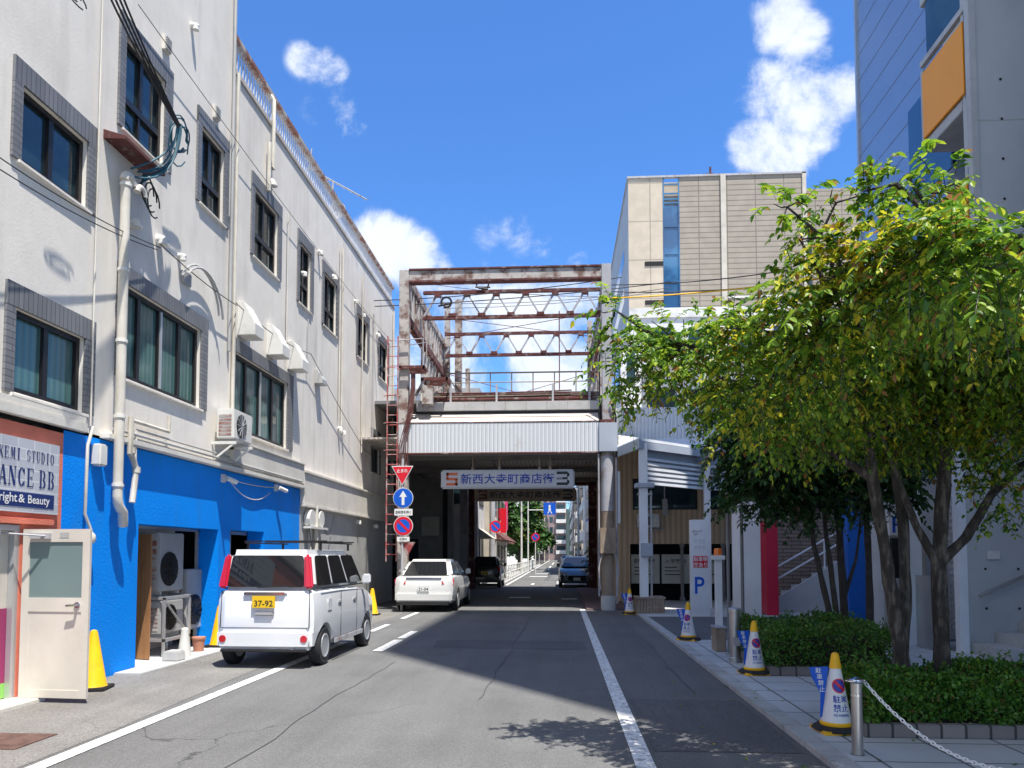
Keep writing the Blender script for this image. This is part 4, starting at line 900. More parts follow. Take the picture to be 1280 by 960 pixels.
# hanging name boards
def emblem_s(mb, x, y, z, w, h):
    t = h * .2
    for zz in (z, z + (h - t) / 2, z + h - t): mb.quad((x, y, zz), (x + w, y, zz), (x + w, y, zz + t), (x, y, zz + t))
    mb.quad((x, y, z + h / 2), (x + w * .2, y, z + h / 2), (x + w * .2, y, z + h), (x, y, z + h)); mb.quad((x + w * .8, y, z), (x + w, y, z), (x + w, y, z + h / 2), (x + w * .8, y, z + h / 2))
def emblem_b(mb, x, y, z, w, h):
    t = h * .2
    mb.quad((x, y, z), (x + w * .86, y, z), (x + w * .86, y, z + t), (x, y, z + t)); mb.quad((x, y, z + h - t), (x + w * .86, y, z + h - t), (x + w * .86, y, z + h), (x, y, z + h))
    mb.quad((x + w * .45, y, z + h * .42), (x + w * .86, y, z + h * .42), (x + w * .86, y, z + h * .58), (x + w * .45, y, z + h * .58))
    for a, b in ((0, .46), (.54, 1.)): mb.quad((x + w * .8, y - .0006, z + h * a + .02), (x + w, y - .0006, z + h * a + .05), (x + w, y - .0006, z + h * b - .05), (x + w * .8, y - .0006, z + h * b - .02))
def board(label, x0, x1, z0, z1, y, mat, tcol, scol, ecol, hang):
    r = thing('name_board', label, 'hanging sign', ((x0 + x1) / 2, y, z0), 'arcade name boards')
    b = MB().box(x0, x1, y, y + .16, z0, z1).build('board', mat, r, bevel=.045)
    h = z1 - z0; w = x1 - x0; yy = y - .004
    t = MB(); text(t, '新西大寺町商店街', (x0 + w * .15, yy, z0 + h * .24), (1, 0, 0), (0, 0, 1), w * .70, h * .55, .002); t.build('lettering', tcol, b, fix=False)
    s = MB(); emblem_s(s, x0 + w * .042, yy, z0 + h * .17, w * .085, h * .68); s.build('emblem', scol, b, fix=False)
    e = MB(); emblem_b(e, x0 + w * .868, yy, z0 + h * .16, w * .095, h * .72); text(e, '表町', (x0 + w * .868, yy, z0 + h * .44), (1, 0, 0), (0, 0, 1), w * .045, h * .13, .003); e.build('emblem', ecol, b, fix=False)
    k = MB()
    for fx in hang: k.tube([(x0 + w * fx, y + .08, z1 - .02), (x0 + w * fx, y + .08, 5.0)], .022, 6).lathe([(.05, 0), (.05, .08)], (x0 + w * fx, y + .08, z1), 8)
    k.each('hanger', 'brownsteel', r)
    return r
board('upper pale board with blue 新西大寺町商店街 lettering hung under the white arcade fascia', -3.52, .43, 3.54, 4.10, 22.5, 'sign_grey', 'royal', 'sign_orange', 'ink', (.24, .44, .74, .82))
board('lower dark shaded board with 新西大寺町商店街 lettering hung deeper under the arcade', -3.2, .62, 3.58, 4.06, 28.5, 'brownsteel', 'ink', 'rust', 'ink', (.2, .8))

# road signs on the left post
sp = thing('road_sign_pole', 'steel pole carrying the red stop sign, blue arrow sign and no-parking sign', 'road signs', (-4.50, 21.7, 0))
MB().tube([(-4.50, 21.72, 0), (-4.50, 21.72, 4.35)], .038, 10).build('pole', 'greysteel', sp, smooth=True)
Xd, Ud = (1, 0, 0), (0, 0, 1); ys = 21.66
def tri(mb, cx, zt, w, off):
    h = w * .866; mb.quad((cx - w / 2, ys - off, zt), (cx, ys - off, zt - h), (cx + w / 2, ys - off, zt))
q = MB(); q.prism([(-4.50 - .32, ys, 4.13), (-4.50, ys, 3.56), (-4.50 + .32, ys, 4.13)], (0, .02, 0)); st = q.build('stop_sign', 'sign_white', sp, bevel=.006)
q = MB(); q.add([(-4.50 - .283, ys - .004, 4.108), (-4.50, ys - .004, 3.605), (-4.50 + .283, ys - .004, 4.108)], [(0, 1, 2)]); q.build('red_face', 'sign_red', st, fix=False)
q = MB(); text(q, '止まれ', (-4.50 - .16, ys - .004, 3.94), Xd, Ud, .32, .11, .003); q.build('lettering', 'sign_white', st, fix=False)
q = MB().lathe([(.29, 0), (.29, .02)], (-4.47, ys, 3.21), 30, 'y'); ar = q.build('arrow_sign', 'sign_white', sp)
q = MB(); disc(q, (-4.47, ys, 3.21), Xd, Ud, .277, 30, off=.004); q.build('blue_face', 'sign_blue', ar, fix=False)
q = MB(); c = (-4.47, ys - .007, 3.21); q.quad((c[0] - .04, c[1], c[2] - .2), (c[0] + .04, c[1], c[2] - .2), (c[0] + .04, c[1], c[2] + .03), (c[0] - .04, c[1], c[2] + .03)); q.add([(c[0] - .11, c[1], c[2] + .03), (c[0] + .11, c[1], c[2] + .03), (c[0], c[1], c[2] + .21)], [(0, 1, 2)]); q.build('arrow', 'sign_white', ar, fix=False)
pl = MB().box(-4.72, -4.2, ys, ys + .02, 2.71, 2.90).build('small_plate', 'sign_white', sp)
q = MB(); text(q, '自転車を除く', (-4.68, ys, 2.76), Xd, Ud, .44, .09, .003); q.build('lettering', 'ink', pl, fix=False)
q = MB().lathe([(.28, 0), (.28, .02)], (-4.46, ys, 2.41), 30, 'y'); npk = q.build('no_parking_sign', 'sign_white', sp)
q = MB(); disc(q, (-4.46, ys, 2.41), Xd, Ud, .265, 30, .19, off=.004); a = Vector((.707, 0, -.707)); b_ = Vector((.707, 0, .707)) * .035; c = Vector((-4.46, ys - .006, 2.41)); q.quad(*(c - a * .2 - b_, c + a * .2 - b_, c + a * .2 + b_, c - a * .2 + b_)); q.build('red_ring', 'sign_red', npk, fix=False)
q = MB(); disc(q, (-4.46, ys, 2.41), Xd, Ud, .195, 30, off=.003); q.build('blue_face', 'sign_blue', npk, fix=False)
pl = MB().box(-4.64, -4.28, ys, ys + .02, 1.97, 2.10).build('small_plate', 'sign_white', sp)
q = MB(); text(q, '区間内', (-4.56, ys, 2.0), Xd, Ud, .2, .07, .003); q.build('lettering', 'ink', pl, fix=False)
MB().add([(-4.62, ys + .12, 1.95), (-4.12, ys - .05, 1.95), (-4.35, ys + .02, 1.55), (-4.60, ys + .14, 1.95), (-4.10, ys - .03, 1.95), (-4.33, ys + .04, 1.55)], [(0, 1, 2), (5, 4, 3), (0, 3, 4, 1), (1, 4, 5, 2), (2, 5, 3, 0)]).build('turned_sign', 'red_ladder', sp)

# dim cross street on the left under the arcade
dk = thing('dim_shop', 'dark shop fronts under the arcade left of the opening', 'building', (-9, 34.5, 0))
def hole_wall(mb, y, x0, x1, z0, z1, hs):
    xs = sorted({x0, x1, *[v for h in hs for v in h[:2]]}); zs = sorted({z0, z1, *[v for h in hs for v in h[2:]]})
    for a, b in zip(xs, xs[1:]):
        for c, d in zip(zs, zs[1:]):
            if not any(h[0] < (a + b) / 2 < h[1] and h[2] < (c + d) / 2 < h[3] for h in hs): mb.quad((a, y, c), (b, y, c), (b, y, d), (a, y, d))
    for a, b, c, d in hs:
        i = y + .15; mb.quad((a, y, c), (a, i, c), (a, i, d), (a, y, d)); mb.quad((b, y, c), (b, y, d), (b, i, d), (b, i, c)); mb.quad((a, y, d), (a, i, d), (b, i, d), (b, y, d)); mb.quad((a, y, c), (b, y, c), (b, i, c), (a, i, c))
    return mb
wins = [(-8.6, -6.9, 3.6, 4.7), (-11.5, -9.4, 3.6, 4.7), (-8.9, -6.4, 0.05, 2.3), (-12.5, -9.5, .05, 2.3)]
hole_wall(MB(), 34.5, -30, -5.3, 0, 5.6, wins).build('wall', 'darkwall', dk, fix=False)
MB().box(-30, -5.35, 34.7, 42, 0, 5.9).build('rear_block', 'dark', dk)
for a, b, c, d in wins:
    f = MB().box(a, a + .08, 34.56, 34.62, c, d).box(b - .08, b, 34.56, 34.62, c, d).box(a, b, 34.56, 34.62, d - .08, d).box((a + b) / 2 - .04, (a + b) / 2 + .04, 34.565, 34.625, c, d).build('window', 'alu', dk)
    MB().box(a, b, 34.63, 34.65, c, d).build('pane', 'glass', f)
MB().box(-6.25, -5.45, 34.44, 34.49, 2.45, 3.3).build('notice', 'poster', dk)
MB().box(-30, -5.9, 26.85, 34.6, 5.62, 5.75).build('canopy_roof', 'darkwall', dk)
MB().box(-30.2, -30, 26.85, 34.5, 0, 5.7).build('end_wall', 'dark', dk)
# ------------------------------------------------------------------ shop and canopy right of the gate
sh = thing('corner_shop', 'brown ribbed shop front in shade under the canopy right of the gate post', 'building', (5, 26, 0))
wins = [(2.45, 4.6, 3.1, 4.15), (5.0, 7.4, 3.1, 4.15), (2.35, 6.6, .06, 1.95)]
hole_wall(MB(), 26.0, 1.72, 12, 0, 6.2, wins).build('wall', 'shopbrown', sh, fix=False)
MB().quad((1.72, 26.0, 0), (1.72, 36.4, 0), (1.72, 36.4, 6.2), (1.72, 26.0, 6.2)).quad((1.72, 36.4, 0), (12, 36.4, 0), (12, 36.4, 6.2), (1.72, 36.4, 6.2)).build('side_wall', 'shopbrown', sh, fix=False)
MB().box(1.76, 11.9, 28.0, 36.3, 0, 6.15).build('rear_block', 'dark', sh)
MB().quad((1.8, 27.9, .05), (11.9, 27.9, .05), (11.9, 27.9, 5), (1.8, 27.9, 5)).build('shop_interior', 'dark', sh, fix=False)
for a, b, c, d in wins[:2]:
    f = MB().box(a, a + .06, 26.05, 26.1, c, d).box(b - .06, b, 26.05, 26.1, c, d).box(a, b, 26.05, 26.1, d - .06, d).box(a, b, 26.05, 26.1, c, c + .06).box((a + b) / 2 - .03, (a + b) / 2 + .03, 26.055, 26.105, c, d).build('window', 'alu', sh)
    MB().box(a, b, 26.11, 26.13, c, d).build('pane', 'glass', f)
for x in (2.75, 4.05, 5.4): MB().lathe([(.09, 0), (.09, .1), (.055, .14), (.055, 1.75), (.08, 1.8), (.09, 1.9)], (x, 26.0 - .12, .06), 12).build('column', 'darkwall', sh, smooth=True)
t = MB()
for i, x in enumerate((2.4, 3.42, 4.5)):
    p = MB().box(x, x + .95, 26.2, 26.23, .62, 1.6).build('poster', 'poster', sh)
    t = MB(); text(t, WORDS[25 + i % 2], (x + .1, 26.2, 1.3), (1, 0, 0), (0, 0, 1), .7, .15, .003)
    for k in range(3): t.quad((x + .1, 26.197, 1.15 - k * .12), (x + .5 + .1 * k, 26.197, 1.15 - k * .12), (x + .5 + .1 * k, 26.197, 1.18 - k * .12), (x + .1, 26.197, 1.18 - k * .12))
    t.build('lettering', 'ink', p, fix=False)
ac2 = outdoor_unit('dark shaded condenser on the brown wall under the shop windows', 2.6, 25.62, 2.45, .75, .5, .3); ac2.rotation_euler[2] = rad(-90); ac2.location = (2.55, 25.99, 2.45)
MB().box(2.6, 3.4, 25.66, 25.98, 2.4, 2.44).build('wall_bracket', 'greysteel', sh)
MB().tube([(3.5, 25.9, 4.1), (3.5, 25.9, 3.4)], .02, 6).box(3.42, 3.58, 25.82, 25.98, 2.9, 3.45).build('hanging_lamp', 'greypipe', sh)

cn = thing('side_canopy', 'white sheet canopy with ribbed shutter band on slim posts right of the gate', 'canopy', (2.2, 20.6, 0))
MB().box(2.11, 2.33, 20.5, 20.7, .06, 4.56).build('post', 'white_paint', cn, bevel=.008)
MB().box(2.0, 2.5, 20.42, 20.78, 3.37, 3.49).box(2.13, 2.44, 20.40, 20.49, 1.55, 1.9).each('post_bracket', 'grey_paint', cn, bevel=.01)
MB().tube([(2.42, 20.6, .1), (2.42, 20.6, 3.3)], .03, 7).tube([(2.06, 20.55, 3.2), (2.45, 20.55, 3.2)], .03, 7).build('conduit', 'greypipe', cn, smooth=True)
MB().box(4.16, 4.34, 22.4, 22.58, .05, 6.0).build('post', 'white_paint', cn, bevel=.008)
a, b, c = Vector((2.2, 20.65, 0)), Vector((4.3, 22.75, 0)), Vector((10, 24.2, 0))
sb = MB(); back = MB()
for p, q in ((a, b), (b, c)):
    for i in range(6):
        z = 3.52 + i * .13; sb.beam(p + Vector((0, 0, z)), q + Vector((0, 0, z)), .05, .07)
    nrm = (q - p).cross(Vector((0, 0, 1))).normalized() * -.06
    back.prism([p + nrm + Vector((0, 0, 3.48)), q + nrm + Vector((0, 0, 3.48)), q + nrm + Vector((0, 0, 4.5)), p + nrm + Vector((0, 0, 4.5))], nrm * .5)
sb.build('shutter_band', 'white_paint', cn); back.build('back_sheet', 'grey_paint', cn)
MB().prism([(1.66, 22.1, 4.62), (2.1, 20.4, 4.62), (4.4, 22.6, 4.62), (10.2, 24.0, 4.62), (10.2, 25.9, 5.6), (1.66, 25.9, 5.6)], (0, 0, .07)).build('canopy_sheet', 'white_paint', cn)
MB().prism([(1.66, 22.06, 4.40), (2.1, 20.36, 4.40), (2.1, 20.36, 4.66), (1.66, 22.06, 4.66)], (.05, .02, 0)).prism([(2.1, 20.36, 4.40), (4.45, 22.55, 4.40), (4.45, 22.55, 4.60), (2.1, 20.36, 4.60)], (-.04, .05, 0)).each('canopy_edge', 'grey_paint', cn)
MB().quad((1.68, 24.6, 5.2), (11, 24.6, 5.2), (11, 24.6, 6.3), (1.68, 24.6, 6.3)).quad((1.68, 24.6, 6.3), (11, 24.6, 6.3), (11, 36, 6.3), (1.68, 36, 6.3)).build('upper_sheet', 'corrugated', cn, fix=False)

# ------------------------------------------------------------------ car park entrance: pillars and signs
ps = thing('parking_sign', 'white upright parking sign board with blue P and red notice', 'sign', (3.43, 19.5, .05))
bx = MB().box(3.27, 3.74, 19.5, 19.72, .05, 2.47).build('board', 'white_paint', ps, bevel=.01)
t = MB(); text(t, 'P', (3.36, 19.5, .62), (1, 0, 0), (0, 0, 1), .24, .42, .004); t.build('letter', 'sign_blue', bx, fix=False)
rp = MB().box(3.33, 3.68, 19.49, 19.5, 1.27, 1.56).build('notice', 'sign_red', bx)
t = MB(); text(t, '駐車場', (3.345, 19.49, 1.425), (1, 0, 0), (0, 0, 1), .32, .115, .003); text(t, '空あり', (3.345, 19.49, 1.285), (1, 0, 0), (0, 0, 1), .32, .115, .003); t.build('lettering', 'sign_white', rp, fix=False)
sc = MB()
random.seed(9)
for r_, z in enumerate((1.92, 1.76)):
    for i in range(3):
        x = 3.36 + i * .1; sc.tube([(x, 19.497, z), (x + .035, 19.497, z + .05), (x + .07, 19.497, z + .03)], .006, 4); sc.tube([(x + .02, 19.497, z - .02), (x + .06, 19.497, z - .03)], .005, 4)
sc.tube([(3.3, 19.497, 2.17), (3.36, 19.497, 2.2), (3.45, 19.497, 2.18), (3.55, 19.497, 2.2)], .012, 5).tube([(3.34, 19.497, 2.17), (3.38, 19.497, 2.08), (3.44, 19.497, 2.12)], .012, 5)
sc.build('scribble', 'greypipe', bx)
wb = thing('warning_beacon', 'white post with amber warning beacon on top', 'beacon', (2.91, 14.4, .05))
MB().box(2.85, 2.97, 14.34, 14.46, .05, 1.5).lathe([(.16, 0), (.12, .2), (.085, .25)], (2.91, 14.4, .05), 4).build('post', 'white_paint', wb, bevel=.008)
MB().box(2.80, 3.02, 14.29, 14.51, 1.5, 1.58).build('cap', 'white_paint', wb, bevel=.008)
MB().lathe([(.075, 0), (.075, .10), (.06, .13), (.02, .135)], (2.91, 14.4, 1.58), 16).build('lamp', 'orange_lamp', wb, smooth=True)
PG = 'coloured pillars at the car park entrance'
tag(MB().box(3.80, 4.16, 16.25, 17.3, .045, 2.70).build('entrance_pillar', 'white_paint', bevel=.012), 'tall pale grey pillar at the car park entrance', 'pillar', PG)
tag(MB().box(5.25, 5.54, 19.95, 20.85, .05, 2.46).build('entrance_pillar', 'red_paint', bevel=.012), 'red pillar in front of the car park stairs', 'pillar', PG)
tag(MB().box(5.95, 6.42, 16.3, 16.8, .045, 2.76).build('entrance_pillar', 'blue_pillar', bevel=.012), 'blue pillar behind the street trees', 'pillar', PG)
for x, y, zt, lb in ((2.62, 12.2, 4.4, 'thin grey flag pole left of the stainless barrier post'), (3.02, 13.0, 4.5, 'thin grey flag pole in front of the pale pillar')):
    r = thing('slim_pole', lb, 'pole', (x, y, .05), 'slim poles at the pavement edge')
    MB().tube([(x, y, .05), (x, y, zt)], .028, 8).build('shaft', 'slim', r, smooth=True)
    MB().box(x - .08, x + .08, y - .08, y + .08, .05, .07).build('base_plate', 'greysteel', r)
bp = thing('barrier_post', 'thick stainless barrier post beside the slim pole', 'barrier post', (2.52, 11.3, .05))
MB().lathe([(.095, .05), (.095, .12), (.082, .13), (.082, .76), (.09, .765), (.09, .82), (.07, .835)], (2.51, 11.31, 0), 22).build('housing', 'stainless', bp, smooth=True)
MB().box(2.46, 2.56, 11.2, 11.219, .3, .42).build('lock_plate', 'greysteel', bp)
bn = thing('planter_box', 'dark slatted planter box at the foot of the canopy post', 'planter', (2.3, 20.9, .06))
pb = MB()
for i in range(5): pb.box(2.02, 2.72, 20.42, 20.46, .08 + i * .07, .14 + i * .07)
for i in range(9): pb.box(2.03 + i * .077, 2.095 + i * .077, 20.385, 20.418, .06, .44)
pb.box(2.0, 2.04, 20.46, 21.2, .06, .42).box(2.70, 2.74, 20.46, 21.2, .06, .42).box(1.98, 2.76, 20.37, 21.2, .44, .48)
pb.build('box', 'brownsteel', bn)
b2 = thing('bench_box', 'low wooden box behind the stainless barrier post', 'box', (2.45, 12.6, .05))
MB().box(2.48, 2.64, 12.5, 12.9, .05, .42).build('body', 'brownsteel', b2, bevel=.01)
MB().box(2.47, 2.65, 12.49, 12.91, .42, .445).build('lid', 'greysteel', b2, bevel=.005)
# stairs and tiled wall behind the pillars
stt = thing('car_park_stairs', 'concrete stair with white handrails behind the red pillar', 'stairs', (5.6, 21, 0))
s = MB()
for i in range(9): s.box(5.75 + i * .29, 8.8, 21.0, 22.6, .06 + i * .17, .06 + (i + 1) * .17)
s.build('flight', 'concrete_light', stt)
MB().prism([(5.75, 20.95, .05), (8.5, 20.95, .05), (8.5, 20.95, 1.95), (8.2, 20.95, 1.95), (5.75, 20.95, .45)], (0, -.14, 0)).build('string_wall', 'concrete', stt)
h = MB()
for o in (.0, -.32): h.tube([(5.6, 20.88, .62 + .55 + o), (8.4, 20.88, 2.2 + .6 + o)], .025, 7)
h.tube([(5.65, 20.88, .3), (5.65, 20.88, 1.2)], .022, 7).tube([(7.0, 20.88, 1.2), (7.0, 20.88, 2.0)], .022, 7)
h.build('handrail', 'white_paint', stt, smooth=True)
tag(MB().box(5.55, 13, 22.9, 23.3, .0, 3.3).build('tiled_wall', 'stonewall'), 'brown stacked tile wall behind the car park stairs', 'wall')

# ------------------------------------------------------------------ concrete building with orange balconies
cb = thing('concrete_building', 'grey fair-faced concrete building with orange balcony panels at the right edge', 'building', (7, 13, 0))
CX = 6.35
MB().box(CX, 14, 11.75, 12.15, 3.5, 20).build('front_wall', 'concrete', cb)
MB().box(CX + .08, 14, 12.6, 13.0, .0, 3.5).build('front_wall', 'concrete', cb)
MB().box(CX, 14, 12.15, 13.0, 3.5, 3.62).build('soffit', 'concrete_light', cb)
MB().box(8.0, 14, 13.0, 16.0, 3.4, 20).box(8.0, 14, 14.6, 16.0, 0, 3.4).build('side_block', 'concrete', cb)
MB().box(CX - .10, CX - .002, 11.73, 11.86, 3.5, 20).build('corner_fin', 'concrete_light', cb)
MB().box(CX - .06, CX + .078, 12.58, 12.75, 0, 3.5).build('entrance_column', 'white_paint', cb, bevel=.01)
sm = MB()
for z in (5.3, 8.17, 10.9): sm.box(CX + .01, 13.9, 11.745, 11.75, z, z + .02)
sm.box(CX + .1, 13.9, 12.595, 12.6, 2.55, 2.57)
sm.build('pour_joint', 'concrete_light', cb)
th = MB()
for i in range(5):
    for j in range(14):
        z = .75 + j * .62
        th.lathe([(.022, 0), (.02, .004)], (CX + .35 + i * .5, 12.592 if z < 3.4 else 11.742, z), 8, 'y')
th.build('tie_hole', 'dark', cb)
for z in (8.78, 6.28):
    bal = MB().box(CX, 8.0, 12.16, 13.45, z - .2, z - .02).box(CX + .02, CX + .16, 12.2, 13.42, z - .02, z + 1.18).build('balcony', 'concrete_light', cb, bevel=.01)
    MB().box(CX - .045, CX - .002, 12.02, 13.36, z, z + 1.16).build('orange_panel', 'orange', bal, bevel=.006)
    MB().box(CX - .02, CX + .1, 13.37, 13.46, z - .02, z + 1.25).build('end_post', 'concrete_light', bal)
    MB().box(CX - .03, CX + .02, 11.87, 12.01, z - .1, z + 1.3).build('end_glass', 'glass', bal)
    MB().box(CX + .3, 8.0, 12.3, 12.5, z - .42, z - .202).build('downstand', 'concrete_light', bal)
    MB().box(CX + .9, CX + .94, 12.2, 16, z - .02, z + 2.0).build('glazing', 'bluewindow', cb)
    MB().box(CX + .86, CX + .96, 12.9, 12.97, z - .02, z + 2.0).box(CX + .86, CX + .96, 14.2, 14.27, z - .02, z + 2.0).each('mullion', 'alu', cb)
MB().box(CX, 8.0, 12.16, 13.45, 11.2, 11.4).box(CX - .03, CX + .05, 11.87, 13.45, 10.1, 10.2).each('upper_slab', 'concrete_light', cb)
MB().box(CX + .02, CX + .06, 11.87, 13.3, 10.2, 11.2).build('glazing', 'glass', cb)
MB().box(CX - .45, CX - .2, 13.5, 13.7, .05, 3.2).build('entrance_column', 'white_paint', cb, bevel=.01)
MB().box(5.7, 8.0, 14.6, 14.75, 0, 3.6).build('entrance_wall', 'white_paint', cb)
MB().box(5.7, 8.0, 13.6, 14.6, 3.6, 3.8).build('soffit', 'concrete_light', cb)
MB().box(6.05, 6.55, 14.52, 14.6, 1.95, 2.35).build('parking_plate', 'sign_white', cb)
t = MB(); text(t, 'P', (6.1, 14.52, 2.0), (1, 0, 0), (0, 0, 1), .2, .3, .003); t.build('letter', 'sign_blue', cb, fix=False)
MB().box(6.08, 6.3, 14.5, 14.6, .1, 1.9).build('entrance_door', 'dark', cb)
MB().box(6.4, 6.7, 14.54, 14.6, 1.0, 1.75).build('notice', 'poster', cb)
MB().box(CX - .32, CX - .12, 12.9, 13.6, .05, 1.25).box(CX - .9, CX - .6, 13.3, 13.36, .05, 1.2).each('gate_panel', 'stainless', cb)
sl = MB()
for i in range(26): sl.box(CX - .01, CX + .06, 12.76, 12.98, .4 + i * .11, .46 + i * .11)
sl.build('louvre', 'greysteel', cb)
st = MB()
for i in range(6): st.box(6.45 + i * .36, 14, 11.5, 12.59, .045, .05 + (i + 1) * .165)
st.build('front_steps', 'concrete_light', cb, bevel=.012)
MB().tube([(6.55, 12.5, .95), (9.5, 12.5, 2.3)], .028, 8).beam((6.75, 12.59, 1.0), (6.75, 12.5, 1.02), .03).build('handrail', 'stainless', cb, smooth=True)
MB().box(6.72, 6.92, 12.56, 12.598, 1.52, 1.66).build('intercom', 'white_metal', cb, bevel=.008)

tw = thing('blue_panel_tower', 'tall blue-grey metal clad tower behind the concrete building', 'building', (10, 18, 0))
MB().box(8, 18, 16.0, 20.5, 0, 34).build('shaft', 'bluepanel', tw)
g = MB()
for i in range(44): g.box(7.994, 8.0, 16.0, 20.49, 4 + i * .68, 4.014 + i * .68)
g.build('panel_joint', 'joint', tw)
MB().box(7.95, 8.01, 20.42, 20.52, 0, 34).build('corner_trim', 'silver', tw)

# apartment block beside the camera: it throws the broad shade over the right half of the street
ap = thing('apartment_block', 'tall grey apartment block with stacked balcony slabs at the near pavement corner', 'building', (12, 4, 0))
MB().box(6.55, 22, -.35, 9.0, 0, 43.5).build('wall', 'concrete', ap)
for i in range(13):
    z = 3.2 + i * 3.05
    f = MB().box(6.47, 6.552, .6, 8.4, z, z + .12).build('balcony_slab', 'concrete_light', ap)
    MB().box(6.53, 6.548, 1.0, 8.0, z + .9, z + 2.3).build('window', 'glass', ap)

# ------------------------------------------------------------------ large beige building beyond the gate
bb = thing('beige_building', 'large beige office building with a vertical blue glass strip behind the tree', 'building', (12, 60, 0))
MB().quad((5.49, 60, 0), (8.26, 60, 0), (8.26, 60, 31.4), (5.49, 60, 31.4)).build('front_wall', 'beige_panel', bb, fix=False)
MB().quad((9.45, 60, 0), (19.2, 60, 0), (19.2, 60, 31.4), (9.45, 60, 31.4)).build('front_wall', 'beige_slat', bb, fix=False)
MB().quad((5.49, 60, 0), (5.49, 60, 31.4), (5.49, 84, 31.4), (5.49, 84, 0)).build('side_wall', 'beige_side', bb, fix=False)
MB().box(5.7, 19.0, 60.6, 83.9, 0, 31.3).build('core', 'beige_panel', bb)
sd = MB()
for i in range(8): sd.box(5.47, 5.52, 64, 83, 3.0 + i * 3.3, 4.2 + i * 3.3)
sd.each('side_window', 'bluewindow', bb)
MB().box(8.27, 9.44, 60.06, 60.12, 0, 29.2).build('glass_strip', 'bluewindow', bb)
gf = MB()
for i in range(14): gf.box(8.26, 9.45, 60.0, 60.07, 2.2 * i + 1.0, 2.2 * i + 1.12)
for i in range(3): gf.box(8.26, 9.45, 60.0, 60.07, 29.3 + i * .75, 29.42 + i * .75)
gf.box(8.2, 8.3, 59.97, 60.07, 0, 31.4).box(9.4, 9.5, 59.97, 60.07, 0, 31.4)
gf.build('glazing_frame', 'bluewindow', bb)
MB().box(12.7, 13.1, 59.86, 59.99, 0, 31.5).box(19.0, 19.3, 59.9, 60, 0, 31.5).each('pilaster', 'fac_cream', bb)
sw = MB()
for z in (24.3, 21.2, 18.0): sw.box(6.75, 8.2, 59.95, 59.99, z, z + .35)
sw.each('slot_window', 'dark', bb)
MB().box(13.2, 17.5, 59.95, 59.98, 21.6, 21.75).box(13.2, 17.0, 59.95, 59.98, 18.6, 18.7).each('string_course', 'fac_white', bb)
MB().box(5.4, 19.3, 59.9, 60.2, 31.4, 31.55).box(5.4, 5.7, 60.2, 84, 31.4, 31.55).each('coping', 'greysteel', bb)
MB().tube([(12.0, 60.3, 31.5), (12.0, 60.3, 32.3)], .09, 6).box(11.6, 12.3, 60.2, 60.4, 31.5, 31.75).build('roof_lamp', 'rust', bb)
b2 = thing('taupe_building', 'second taupe building with small windows right of the beige office building', 'building', (25, 66, 0))
MB().box(19.9, 33, 66, 80, 0, 33).build('wall', 'beige_slat', b2)
w = MB()
for i in range(8):
    for j in range(5): w.box(21 + j * 2.2, 21.6 + j * 2.2, 65.93, 65.99, 3 + i * 3.4, 5 + i * 3.4)
w.each('window', 'glass', b2)
b3 = thing('white_annex', 'low white building with railed balcony in front of the beige office building', 'building', (10, 46, 0))
MB().box(4.1, 15, 44, 54, 0, 15.6).build('wall', 'fac_white', b3)
MB().box(4.02, 15, 43.9, 44, 15.2, 15.75).box(4.02, 15, 42.9, 44, 12.2, 12.45).each('cornice', 'fac_white', b3)
r = MB()
for i in range(60): r.box(4.2 + i * .18, 4.23 + i * .18, 42.98, 43.01, 12.45, 13.5)
r.box(4.15, 15, 42.96, 43.03, 13.5, 13.58)
r.build('railing', 'alu', b3)
w = MB()
for z in (3, 6.2, 9.4, 13.0):
    for i in range(4): w.box(5.0 + i * 2.4, 6.6 + i * 2.4, 43.93, 43.99, z, z + 1.6)
w.each('window', 'glass', b3)
